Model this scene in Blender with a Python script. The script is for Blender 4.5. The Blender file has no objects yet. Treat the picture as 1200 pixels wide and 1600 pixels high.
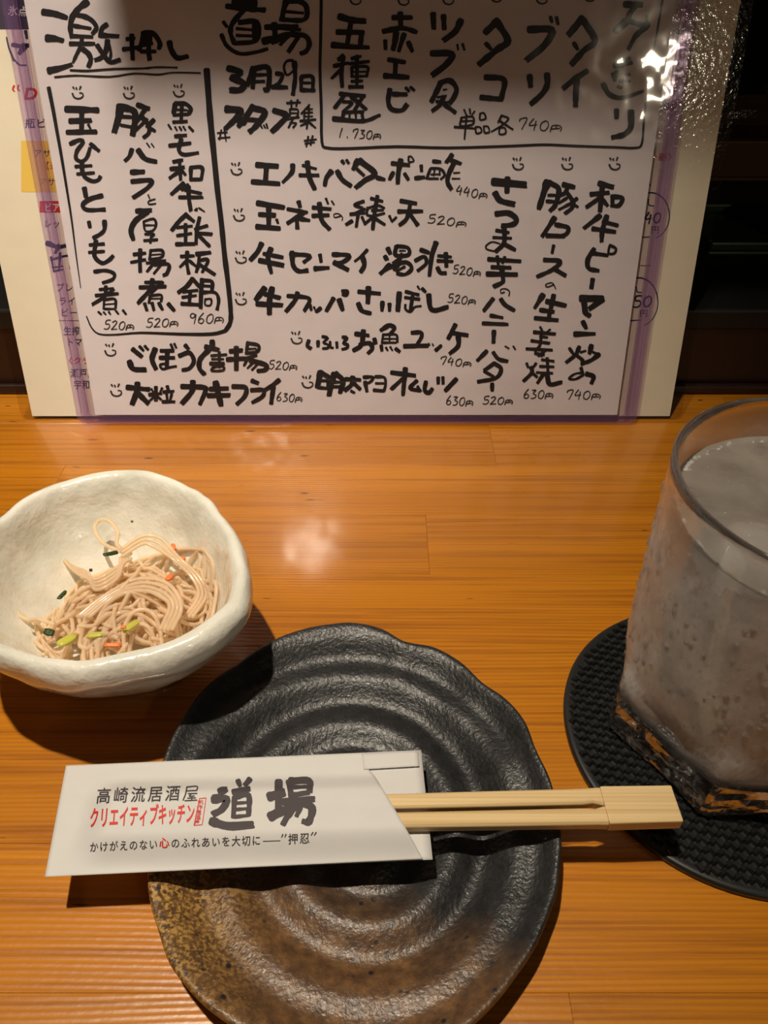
import bpy, bmesh, math, random
from mathutils import Vector, noise, Matrix
random.seed(7)
S = bpy.context.scene
C = S.collection
PI = math.pi

# ------------------------------------------------------------------ camera
CAM_H, PITCH, F = .228, math.radians(40), 1150.0      # 228 mm above the counter, looking 40 deg down
cd = bpy.data.cameras.new('camera'); cam = bpy.data.objects.new('camera', cd); C.objects.link(cam)
cam.location = (0, 0, CAM_H); cam.rotation_euler = (PI/2 - PITCH, 0, 0)
cd.sensor_fit = 'VERTICAL'; cd.sensor_height = 24; cd.lens = 24*F/1600; cd.clip_start = .01; cd.clip_end = 50
S.camera = cam
c40, s40 = math.cos(PITCH), math.sin(PITCH)
LEAN = math.radians(15)                               # the two menus lean back against the ledge
def ray(u, v):
    up = (800-v)/F
    return Vector(((u-600)/F, c40+s40*up, -s40+c40*up))
def onz(u, v, z=0.):                                   # a point of the horizontal plane at height z
    d = ray(u, v); t = (z-CAM_H)/d.z
    return Vector((d.x*t, d.y*t, z))
YF, YR = onz(600, 663).y, onz(600, 656).y              # where the front and the rear menu stand on the counter
NM = Vector((0, -math.cos(LEAN), math.sin(LEAN)))      # normal of the menus
def onm(u, v, yb, off=0.):                             # a point of a leaning sheet, off = distance in front of it
    p0 = Vector((0, yb, 0)) + NM*off
    d = ray(u, v); o = Vector((0, 0, CAM_H))
    return o + d*((p0-o).dot(NM)/d.dot(NM))
def msheet(x, s, yb, off=0.):                          # sheet coordinates: x across, s up along the slope
    return Vector((x, yb + s*math.sin(LEAN), s*math.cos(LEAN))) + NM*off

# ------------------------------------------------------------------ light
S.view_settings.view_transform = 'Standard'; S.view_settings.look = 'None'
S.view_settings.exposure = 0; S.view_settings.gamma = 1; S.view_settings.use_curve_mapping = False
W = bpy.data.worlds.new('world'); S.world = W; W.use_nodes = True
W.node_tree.nodes['Background'].inputs[0].default_value = (1, .62, .36, 1)
W.node_tree.nodes['Background'].inputs[1].default_value = .008
def spot(name, loc, aim, power, deg, blend, radius, col):
    l = bpy.data.lights.new(name, 'SPOT'); l.energy = power; l.spot_size = math.radians(deg); l.spot_blend = blend
    l.shadow_soft_size = radius; l.color = col
    o = bpy.data.objects.new(name, l); C.objects.link(o); o.location = loc
    o.rotation_euler = (Vector(aim)-Vector(loc)).to_track_quat('-Z', 'Y').to_euler(); return o
WARM = (1, .87, .69)
S.cycles.transparent_max_bounces = 40; S.cycles.max_bounces = 16; S.cycles.transmission_bounces = 14
spot('downlight', (-.14, .12, .98), (-.20, .23, 0), 41, 60, .90, .012, WARM)
spot('second_downlight', (-.240, -.150, 1.03), (-.070, .34, 0), 13, 15, .95, .016, WARM)        # narrow lamp over the seat, mirrored in the case and then in the varnish
spot('left_downlight', (-.62, -.20, .95), (-.30, .36, .13), 16, 17, .35, .03, WARM)     # its neighbour further left
PH = onm(1035, 112, YF); dH = ray(1035, 112).normalized(); rH = dH - 2*dH.dot(NM)*NM    # a small lamp behind the seat, mirrored in the case
lb = bpy.data.lights.new('rear_lamp', 'AREA'); lb.shape = 'RECTANGLE'; lb.size = .060; lb.size_y = .018; lb.energy = .60; lb.color = (1, .86, .62)
ob = bpy.data.objects.new('rear_lamp', lb); C.objects.link(ob); ob.location = PH + rH*1.25; ob.rotation_euler = (-rH).to_track_quat('-Z', 'Y').to_euler()

# ------------------------------------------------------------------ helpers
def link(o, parent=None):
    C.objects.link(o)
    if parent: o.parent = parent
    return o
def wpos(o):
    p = Vector(o.location)
    while o.parent: o = o.parent; p += Vector(o.location)
    return p
def mesh(name, verts, faces, mat, parent=None, smooth=False, origin=None, uv=None):
    base = wpos(parent) if parent else Vector((0, 0, 0))
    org = Vector(origin) if origin is not None else (base if parent else Vector((0, 0, 0)))
    me = bpy.data.meshes.new(name); me.from_pydata([tuple(Vector(v)-org) for v in verts], [], faces); me.validate(); me.update()
    if smooth: me.polygons.foreach_set('use_smooth', [True]*len(me.polygons))
    me.materials.append(mat)
    o = bpy.data.objects.new(name, me); o.location = org-base
    return link(o, parent)
def empty(name, loc):
    o = bpy.data.objects.new(name, None); o.empty_display_size = .01; o.location = loc; return link(o)
def tag(o, label=None, cat=None, group=None, kind=None):
    if label: o['label'] = label
    if cat: o['category'] = cat
    if group: o['group'] = group
    if kind: o['kind'] = kind
    return o
def box_vf(x0, x1, y0, y1, z0, z1):
    v = [(x0,y0,z0),(x1,y0,z0),(x1,y1,z0),(x0,y1,z0),(x0,y0,z1),(x1,y0,z1),(x1,y1,z1),(x0,y1,z1)]
    return v, [(0,3,2,1),(4,5,6,7),(0,1,5,4),(1,2,6,5),(2,3,7,6),(3,0,4,7)]
def bevel(o, w, seg=2):
    m = o.modifiers.new('bevel', 'BEVEL'); m.width = w; m.segments = seg; m.limit_method = 'ANGLE'; return o
def catmull(pts, n=6):
    if len(pts) < 3:
        a, b = pts[0], pts[-1]; return [a+(b-a)*(i/n) for i in range(n+1)]
    P = [pts[0]*2-pts[1]] + list(pts) + [pts[-1]*2-pts[-2]]; out = []
    for i in range(1, len(P)-2):
        a, b, c, d = P[i-1:i+3]
        for k in range(n):
            t = k/n
            out.append(.5*((2*b)+(c-a)*t+(2*a-5*b+4*c-d)*t*t+(3*b-a-3*c+d)*t**3))
    out.append(P[-2]); return out
def tube(path, r, sides=6, closed=False, caps=True):
    """vertices and faces of a tube along a 3-D path; r is a number or a function of t"""
    V, Fc = [], []; n = len(path); prev = None
    for i, p in enumerate(path):
        t = (path[min(i+1, n-1)]-path[max(i-1, 0)]).normalized()
        if prev is None: a = t.orthogonal().normalized()
        else: a = (prev-t*prev.dot(t)); a = a.normalized() if a.length > 1e-9 else t.orthogonal().normalized()
        prev = a; b = t.cross(a); rr = r(i/(n-1)) if callable(r) else r
        for k in range(sides):
            q = 2*PI*k/sides; V.append(p+(a*math.cos(q)+b*math.sin(q))*rr)
    for i in range(n-1):
        for k in range(sides):
            k2 = (k+1) % sides; Fc.append((i*sides+k, i*sides+k2, (i+1)*sides+k2, (i+1)*sides+k))
    if caps: Fc.append(tuple(range(sides))[::-1]); Fc.append(tuple((n-1)*sides+k for k in range(sides)))
    return V, Fc
class MB:
    def __init__(s): s.v = []; s.f = []
    def add(s, vf):
        b = len(s.v); s.v += list(vf[0]); s.f += [tuple(i+b for i in f) for f in vf[1]]; return s

# ------------------------------------------------------------------ materials
def mat(name, col=(.8,.8,.8), rough=.5, **kw):
    m = bpy.data.materials.new(name); m.use_nodes = True; b = m.node_tree.nodes['Principled BSDF']
    b.inputs['Base Color'].default_value = (*col, 1); b.inputs['Roughness'].default_value = rough
    for k, v in kw.items(): b.inputs[k.replace('_', ' ')].default_value = v
    return m
class G:
    """small node-graph writer"""
    def __init__(s, m): s.m = m; s.t = m.node_tree; s.b = s.t.nodes.get('Principled BSDF')
    def n(s, typ, **kw):
        nd = s.t.nodes.new(typ)
        for k, v in kw.items():
            if k.startswith('i_'): nd.inputs[k[2:].replace('_', ' ')].default_value = v
            else: setattr(nd, k, v)
        return nd
    def l(s, a, b): s.t.links.new(a, b)
    def coord(s, scale, rand=0):
        tc = s.n('ShaderNodeTexCoord'); mp = s.n('ShaderNodeMapping'); mp.inputs['Scale'].default_value = scale
        src = tc.outputs['Object']
        if rand:
            oi = s.n('ShaderNodeObjectInfo'); mu = s.n('ShaderNodeVectorMath', operation='SCALE'); mu.inputs[0].default_value = (rand, rand*.37, rand*.7)
            s.l(oi.outputs['Random'], mu.inputs['Scale']); ad = s.n('ShaderNodeVectorMath', operation='ADD'); s.l(src, ad.inputs[0]); s.l(mu.outputs[0], ad.inputs[1]); src = ad.outputs[0]
        s.l(src, mp.inputs[0]); return mp.outputs[0]
    def noise(s, vec, scale=1, detail=4, rough=.55, dist=0):
        nd = s.n('ShaderNodeTexNoise', i_Scale=scale, i_Detail=detail, i_Roughness=rough, i_Distortion=dist); s.l(vec, nd.inputs['Vector']); return nd.outputs[0]
    def ramp(s, fac, stops, interp='LINEAR'):
        r = s.n('ShaderNodeValToRGB'); r.color_ramp.interpolation = interp; e = r.color_ramp.elements
        while len(e) < len(stops): e.new(.5)
        for k, (p, c) in enumerate(stops): e[k].position = p; e[k].color = (*c, 1) if len(c) == 3 else c
        s.l(fac, r.inputs[0]); return r.outputs[0]
    def mix(s, fac, a, b, blend='MIX'):
        m = s.n('ShaderNodeMix', data_type='RGBA', blend_type=blend)
        for i, x in ((0, fac), (6, a), (7, b)):
            if hasattr(x, 'is_linked') or hasattr(x, 'links'): s.l(x, m.inputs[i])
            elif i == 0: m.inputs[0].default_value = x
            else: m.inputs[i].default_value = (*x, 1)
        return m.outputs[2]
    def math(s, op, a, b=0.):
        m = s.n('ShaderNodeMath', operation=op)
        for i, x in ((0, a), (1, b)):
            if hasattr(x, 'links'): s.l(x, m.inputs[i])
            else: m.inputs[i].default_value = x
        return m.outputs[0]
    def bump(s, h, strength=.3, dist=.001, to=None):
        b = s.n('ShaderNodeBump'); b.inputs['Strength'].default_value = strength; b.inputs['Distance'].default_value = dist
        s.l(h, b.inputs['Height'])
        if to is None: s.l(b.outputs[0], s.b.inputs['Normal'])
        return b.outputs[0]

BW = (0,0,0); WH = (1,1,1)
def wood_counter():
    m = mat('varnished_pine', (.5,.2,.04), .3); g = G(m)
    v = g.coord((1.6, 34, 10), 3.1)
    warp = g.noise(g.coord((2.2, 9, 9), 3.1), 1, 2)
    big = g.noise(v, 1, 3)
    fine = g.noise(g.coord((7, 430, 60), 3.1), 1, 5, .65)
    vec = g.coord((1, 1, 1), 1.0)
    sep = g.n('ShaderNodeSeparateXYZ'); g.l(vec, sep.inputs[0])
    w = g.math('SINE', g.math('ADD', g.math('MULTIPLY', sep.outputs[1], 3700.), g.math('MULTIPLY', warp, 60.)))
    w = g.math('MULTIPLY', g.math('ADD', w, 1.), .5)
    col = g.ramp(big, [(.25, (.40,.138,.004)), (.5, (.50,.180,.006)), (.8, (.58,.220,.009))])
    wm = g.math('MULTIPLY', g.ramp(w, [(.35, BW), (1, (.55,.55,.55))]), g.ramp(g.noise(g.coord((3, 26, 9), 3.1), 1, 3), [(.35, BW), (.65, WH)]))
    col = g.mix(wm, col, (.34,.105,.010))
    col = g.mix(g.ramp(fine, [(.36, (.60,.60,.60)), (.52, BW)]), col, (.24,.070,.008))
    pit = g.noise(g.coord((60, 330, 60), 3.1), 1, 1)
    col = g.mix(g.ramp(pit, [(.755, BW), (.79, (.85,.85,.85))]), col, (.05,.015,.006))
    oi = g.n('ShaderNodeObjectInfo')
    col = g.mix(1., col, g.ramp(oi.outputs['Random'], [(0, (.93,.92,.90)), (1, (1.04,1.03,1.0))]), 'MULTIPLY')
    g.l(col, g.b.inputs['Base Color'])
    h = g.math('ADD', g.math('MULTIPLY', w, .55), g.math('MULTIPLY', fine, .8))
    mott = g.noise(g.coord((260, 420, 260)), 1, 2)
    h = g.math('ADD', h, g.math('MULTIPLY', mott, .9))
    g.bump(h, .42, .00022)
    g.b.inputs['Roughness'].default_value = .33
    g.b.inputs['Coat Weight'].default_value = .75; g.b.inputs['Coat Roughness'].default_value = .11; g.b.inputs['Coat IOR'].default_value = 1.5
    return m
def film(name, tint, rough=.06, bumps=None, ior=1.47, haze=None):
    m = bpy.data.materials.new(name); m.use_nodes = True; t = m.node_tree; t.nodes.remove(t.nodes['Principled BSDF']); g = G(m)
    out = t.nodes['Material Output']
    tr = g.n('ShaderNodeBsdfTransparent'); tr.inputs[0].default_value = (*tint, 1)
    g1 = g.n('ShaderNodeBsdfGlossy'); g1.inputs['Roughness'].default_value = rough
    g2 = g.n('ShaderNodeBsdfGlossy'); g2.inputs['Roughness'].default_value = rough*3.6
    mg = g.n('ShaderNodeMixShader'); mg.inputs[0].default_value = .42; g.l(g1.outputs[0], mg.inputs[1]); g.l(g2.outputs[0], mg.inputs[2])
    fr = g.n('ShaderNodeFresnel'); fr.inputs[0].default_value = ior
    ge = g.n('ShaderNodeNewGeometry'); ff = g.math('MULTIPLY', fr.outputs[0], g.math('SUBTRACT', 1., ge.outputs['Backfacing']))
    mx = g.n('ShaderNodeMixShader'); g.l(ff, mx.inputs[0]); g.l(tr.outputs[0], mx.inputs[1]); g.l(mg.outputs[0], mx.inputs[2]); last = mx.outputs[0]
    if haze:                                            # milky tinted plastic scatters a little light
        hd = g.n('ShaderNodeBsdfDiffuse'); hd.inputs[0].default_value = (*haze[1], 1); hm = g.n('ShaderNodeMixShader'); hm.inputs[0].default_value = haze[0]
        g.l(last, hm.inputs[1]); g.l(hd.outputs[0], hm.inputs[2]); last = hm.outputs[0]
    g.l(last, out.inputs[0])
    if bumps:
        h = g.noise(g.coord((bumps[0],)*3), 1, 2)
        b = g.bump(h, bumps[1], bumps[2], to=1)
        for x in (g1, g2): g.l(b, x.inputs['Normal'])
    return m
def paper(name, col, amt=.05, scale=60):
    m = mat(name, col, .75); g = G(m)
    f = g.noise(g.coord((scale, scale*2.2, scale*2.2)), 1, 4)
    g.l(g.ramp(f, [(.3, tuple(c*(1-amt) for c in col)), (.7, col)]), g.b.inputs['Base Color'])
    g.bump(f, .12, .0003); return m

M = dict(
    wood=wood_counter(),
    sheet=paper('menu_paper', (.76,.745,.74)), cream=paper('cream_paper', (.86,.80,.66)), sleeve=paper('sleeve_paper', (.62,.61,.60), .04, 90),
    ink=mat('brush_ink', (.010,.009,.010), .55), pen=mat('pen_ink', (.030,.028,.026), .6), navy=mat('navy_print', (.018,.022,.07), .6),
    red=mat('red_print', (.62,.03,.02), .6), yellow=mat('yellow_print', (.86,.60,.12), .7), white=mat('white_print', (.85,.84,.80), .7), softblack=mat('soft_black_print', (.055,.045,.050), .7),
    purple=film('purple_case_film', (.968,.952,.968), .045, (34, .30, .004)),
    rim=film('purple_case_rim', (.89,.83,.925), .10, (60, .3, .002), haze=(.10, (.42,.27,.50))),
    clear=film('laminate_film', (.985,.98,.97), .035, (330, .3, .0006)),
    dark=mat('dark_stained_wood', (.020,.006,.004), .38), black=mat('black_matt', (.006,.006,.006), .5),
    green=mat('green_plastic', (.030,.060,.008), .35), brown=mat('brown_wood_box', (.16,.06,.018), .5),
    wall=mat('dark_wall', (.02,.012,.010), .8), floor=mat('dark_floor', (.02,.015,.012), .6),
)

# ------------------------------------------------------------------ the setting
v, f = box_vf(-2, 2, -1.5, 2, -.80, -.76); tag(mesh('floor', v, f, M['floor']), kind='structure')
v, f = box_vf(-2, 2, 1.75, 1.85, -.76, 1.6); tag(mesh('wall_back', v, f, M['wall']), kind='structure')

# ------------------------------------------------------------------ counter top of glued pine strips
YB = onz(600, 611).y
top = tag(empty('bar_counter', (0, YB, 0)), 'orange varnished pine counter top of glued strips, carrying everything on the table', 'counter')
edges = [YB, .3495, .310, .270, .229, .189, .150, .110, .069, .030, -.010, -.050, -.090, -.130]
joints = {0: [-.31, .20], 1: [-.30, .0587], 2: [-.166, .26], 3: [.02, .33], 4: [-.24, .175], 5: [-.05, .29], 6: [-.29, .10], 7: [-.14, .24], 8: [.05, .31], 9: [-.2, .17], 10: [-.05], 11: [.12], 12: [-.1]}
for i in range(len(edges)-1):
    xs = [-.62] + joints[i] + [.62]
    for a, b in zip(xs, xs[1:]):
        v, f = box_vf(a+.00003, b-.00003, edges[i+1]+.00002, edges[i]-.00002, -.030, 0)
        bevel(mesh('pine_strip', v, f, M['wood'], top, origin=((a+b)/2, (edges[i]+edges[i+1])/2, -.03)), .00012, 1)
v, f = box_vf(-.60, .60, -.12, YB-.01, -.060, -.0302); mesh('support_board', v, f, M['dark'], top)
for sx in (-1, 1):
    v, f = box_vf(sx*.5-.04, sx*.5+.04, 0, .08, -.76, -.0602); mesh('leg', v, f, M['dark'], top)

# raised ledge behind the counter
led = tag(empty('counter_ledge', (0, YB+.0002, -.03)), 'dark stained ledge rising behind the pine counter', 'ledge')
ZL = .052
v, f = box_vf(-.62, .62, YB+.0002, YB+.020, -.76, ZL-.012); mesh('front_panel', v, f, M['dark'], led)
v, f = box_vf(-.62, .62, YB-.001, .90, ZL-.0119, ZL); bevel(mesh('ledge_board', v, f, M['black'], led), .0015)
v, f = box_vf(-.62, .62, YB-.0045, YB, .0003, .006); bevel(mesh('front_strip', v, f, M['dark'], led), .0015)
v, f = box_vf(-.60, .60, .88, .90, -.76, ZL-.012); mesh('rear_panel', v, f, M['dark'], led)
def tray(x0, x1, y0, y1, z, hgt, wall, m, name, label, cat):
    r = tag(empty(name, ((x0+x1)/2, (y0+y1)/2, z)), label, cat)
    v, f = box_vf(x0, x1, y0, y1, z+.0002, z+.003); bevel(mesh('base', v, f, m, r), .001)
    for a in ((x0, x1, y0, y0+wall), (x0, x1, y1-wall, y1), (x0, x0+wall, y0+wall, y1-wall), (x1-wall, x1, y0+wall, y1-wall)):
        v, f = box_vf(*a, z+.003, z+hgt); bevel(mesh('side', v, f, m, r), .0015)
    return r
tray(.205, .42, .462, .540, ZL, .009, .004, M['green'], 'serving_tray', 'dark green plastic tray on the ledge at the right', 'tray')
tray(-.47, -.235, .430, .540, ZL, .009, .004, M['green'], 'serving_tray', 'dark green plastic tray on the ledge at the left', 'tray')
tray(.20, .50, .62, .80, ZL, .030, .010, M['brown'], 'wooden_crate', 'low brown wooden crate on the ledge behind the green tray', 'crate')
# added unseen shelf on two uprights that stand on the ledge: its front edge shades the top of the menus
bfl = tag(empty('added_baffle', (.30, .80, ZL)), 'unseen dark wooden shelf on two uprights above the ledge behind the menus', 'baffle')
V = [(-.132,.2600,.550),(.80,.236,.550),(.80,.90,.550),(-.132,.90,.550)]; V += [(a, b, .572) for a, b, _ in V]
mesh('baffle_board', V, [(0,3,2,1),(4,5,6,7),(0,1,5,4),(1,2,6,5),(2,3,7,6),(3,0,4,7)], M['dark'], bfl)
for x in (-.135, .75):
    v, f = box_vf(x, x+.04, .84, .88, ZL+.0002, .5498); mesh('upright', v, f, M['dark'], bfl)
# dark round sauce cup standing on the right tray
def lathe(prof, n=40, cx=0, cy=0, rf=None):
    V, Fc = [], []
    for r, z in prof:
        for k in range(n):
            a = 2*PI*k/n; rr = rf(r, z, a) if rf else r
            V.append((cx+rr*math.cos(a), cy+rr*math.sin(a), z))
    for i in range(len(prof)-1):
        for k in range(n):
            k2 = (k+1) % n; Fc.append((i*n+k, i*n+k2, (i+1)*n+k2, (i+1)*n+k))
    return V, Fc
pr = [(.0001, ZL+.0032), (.011, ZL+.0032), (.0135, ZL+.012), (.014, ZL+.020), (.0128, ZL+.020), (.0120, ZL+.008), (.0001, ZL+.006)]
v, f = lathe(pr, 32, .262, .500)
tag(mesh('sauce_cup', v, f, M['black'], smooth=True, origin=(.262, .500, ZL+.003)), 'small black round cup standing on the right green tray', 'cup')
# crumpled cellophane bag in the crate
cel = film('cellophane', (.86,.88,.84), .10, (160, .6, .003))
bm = bmesh.new(); bmesh.ops.create_icosphere(bm, subdivisions=4, radius=1)
for q in bm.verts:
    p = q.co.copy(); n1 = noise.noise(p*2.1)*.35 + abs(noise.noise(p*4.3))*.35
    q.co = Vector((p.x*.062, p.y*.05, max(p.z, -.75)*.040))*(1+n1)
me = bpy.data.meshes.new('cellophane_bag'); zmin = min(q.co.z for q in bm.verts); bm.to_mesh(me); bm.free(); me.materials.append(cel)
o = link(bpy.data.objects.new('cellophane_bag', me)); o.location = (.345, .70, ZL+.0035-zmin)
tag(o, 'crumpled clear cellophane bag glinting inside the brown crate', 'bag')

# ------------------------------------------------------------------ brush lettering
WMUL = 1.12
class Ink:
    """flat marks laid on a sheet: 2-D marks in photo pixels carried to the sheet by `put`"""
    def __init__(s, put, sub=0): s.put = put; s.sub = sub; s.v = []; s.f = []; s.k = 0
    def poly(s, pts, faces):
        b = len(s.v); s.k += 1; e = s.k % 40*1.2e-6
        if s.sub:                                    # fine triangles, so that the mark follows the curved paper
            P = [Vector(p) for p in pts]; T = []
            for q in faces:
                for i in range(1, len(q)-1): T.append((P[q[0]], P[q[i]], P[q[i+1]]))
            pts, faces = [], []
            while T:
                t = T.pop(); L = [(t[(i+1) % 3]-t[i]).length for i in range(3)]; i = L.index(max(L))
                if L[i] > s.sub: m = (t[i]+t[(i+1) % 3])/2; T += [(t[i], m, t[(i+2) % 3]), (m, t[(i+1) % 3], t[(i+2) % 3])]
                else: n = len(pts); pts += t; faces.append((n, n+1, n+2))
        s.v += [s.put(p[0], p[1], e) for p in pts]; s.f += [tuple(i+b for i in q) for q in faces]
    def stroke(s, pts, w0, w1=None, rag=.5):
        w1 = w0 if w1 is None else w1
        pts = [Vector(p) for p in pts]
        L = sum((b-a).length for a, b in zip(pts, pts[1:]))
        n = 3 if len(pts) > 5 else 5
        path = catmull(pts, n); m = len(path); V = []
        ph = random.uniform(0, 9)
        cols = (-1, -.5, 0, .5, 1)
        nb = [0]
        for a, b in zip(path, path[1:]): nb.append(nb[-1]+(b-a).length)
        tot = nb[-1] or 1
        rows = []
        for i, p in enumerate(path):
            t = (path[min(i+1, m-1)]-path[max(i-1, 0)]); t = t.normalized() if t.length > 0 else Vector((1, 0)); nr = Vector((-t.y, t.x))
            q = nb[i]/tot; w = (w0+(w1-w0)*q)/2
            if rag: w *= (.94+.12*noise.noise(Vector((ph, nb[i]*.12, 0)))*2) * (1-.16*q)
            rows.append((p, t, nr, w))
        p, t, nr, w = rows[0]
        V += [p-t*w*(.75 if rag else .6)+nr*w*c*.55 for c in cols]
        V += [p-t*w*.45+nr*w*c*.92 for c in cols] if rag else [p-t*w*.35+nr*w*c*.85 for c in cols]
        for p, t, nr, w in rows:
            V += [p+nr*w*c for c in cols]
        p, t, nr, w = rows[-1]
        V += [p+t*w*(.25+rag*random.uniform(0, .8))+nr*w*c*.82 for c in cols]
        R = len(V)//5
        s.poly(V, [(i*5+j, i*5+j+1, i*5+j+6, i*5+j+5) for i in range(R-1) for j in range(4)])
    def marks(s, txt, ox, oy, sc, rag=.55):
        for st in txt.replace('\n', ' ').split('/'):
            a = st.split()
            if len(a) < 3: continue
            ws = [float(x)/sc*WMUL for x in a[0].split(':')]
            s.stroke([(ox+float(x)/sc, oy+float(y)/sc) for x, y in (q.split(',') for q in a[1:])], ws[0], ws[-1], rag)
    def glyphs(s, txt, x0, y0, x1, y1, h, bold=0., slant=0., squash=None):
        """type set in the default font along the line (x0,y0)-(x1,y1) of cell bottoms, cells h high"""
        a, b = Vector((x0, y0)), Vector((x1, y1)); n = len(txt); step = (b-a)/n; ex = step.normalized(); ey = Vector((ex.y, -ex.x))
        if ey.y > 0: ey = -ey
        for k, ch in enumerate(txt):
            if ch == ' ': continue
            V, Fc, (gx0, gx1) = glyph(ch, bold)
            wide = step.length
            for off in range(1):
                s.poly([a+step*k+ex*((x+.0)*wide*(squash or .96)+y*h*slant)+ey*(y*h) for x, y in V], Fc)
    def done(s, name, m, parent, label=None):
        o = mesh(name, s.v, s.f, m, parent)
        if label: o['label'] = label
        return o
_g = {}
def glyph(ch, bold):
    """outline of one character of the built-in font as triangles in a unit cell"""
    k = (ch, bold)
    if k not in _g:
        cu = bpy.data.curves.new('g', 'FONT'); cu.body = ch; cu.offset = bold; cu.resolution_u = 3
        o = bpy.data.objects.new('g', cu); C.objects.link(o); dg = bpy.context.evaluated_depsgraph_get()
        me = o.evaluated_get(dg).to_mesh(); me.calc_loop_triangles()
        V = [(q.co.x, q.co.y) for q in me.vertices]; Fc = [tuple(t.vertices) for t in me.loop_triangles]
        o.evaluated_get(dg).to_mesh_clear(); bpy.data.objects.remove(o); bpy.data.curves.remove(cu)
        xs = [q[0] for q in V]
        if ord(ch) < 0x2000:
            w = max(xs)-min(xs); V = [((x-min(xs))/max(w, .2)*.9 if w > .2 else x+.3, y*1.15) for x, y in V]
        else: V = [(x, y+.08) for x, y in V]
        _g[k] = (V, Fc, (min(xs), max(xs)))
    return _g[k]

# digits and the yen mark of the pen-written prices, each in a box .6 wide and 1 high
DIG = {'5': '.5,0 .15,.05 .12,.42 .4,.42 .5,.7 .3,.95 0,.9', '2': '.05,.2 .3,.05 .45,.25 .1,.85 0,.95 .3,.92 .55,.9', '0': '.35,.1 .1,.3 .08,.8 .35,.95 .55,.6 .5,.2 .3,.08',
  '9': '.45,.15 .15,.05 .05,.35 .3,.45 .48,.15 .42,1', '6': '.4,0 .12,.45 .1,.85 .35,.95 .5,.7 .3,.5 .12,.65', '4': '.25,0 .02,.55 .5,.5/.42,.2 .35,1', '7': '.05,.3 .1,.1 .5,.05 .25,1',
  '3': '.1,.1 .45,.1 .2,.42 .5,.6 .4,.9 .05,.95', '1': '.3,0 .2,.5 .15,1', ',': '.2,.85 .25,1', '円': '.05,1 .12,.35 .5,.28 .72,.55 .68,.95/.12,.68 .62,.62/.38,.35 .36,.64'}
def price(ink, txt, x0, y0, x1, y1, h, w=1.9):
    n = len(txt)
    for k, ch in enumerate(txt):
        cx, cy = x0+(x1-x0)*k/n, y0+(y1-y0)*k/n
        sw = (x1-x0)/n/.66
        for st in DIG[ch].split('/'):
            hh = h*(.75 if ch == '円' else 1); yo = h*.2 if ch == '円' else 0
            ink.stroke([(cx+float(a)*sw+(.5-float(b))*h*.12, cy+yo+float(b)*hh) for a, b in (q.split(',') for q in st.split())], w, w*.8, 0)
SMILE = ['-7,-9 -5,-6', '-2,-8 -1,-5', '5,-10 3,-5', '-8,1 -5,7 2,9 8,6 8,1 3,0']

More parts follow.
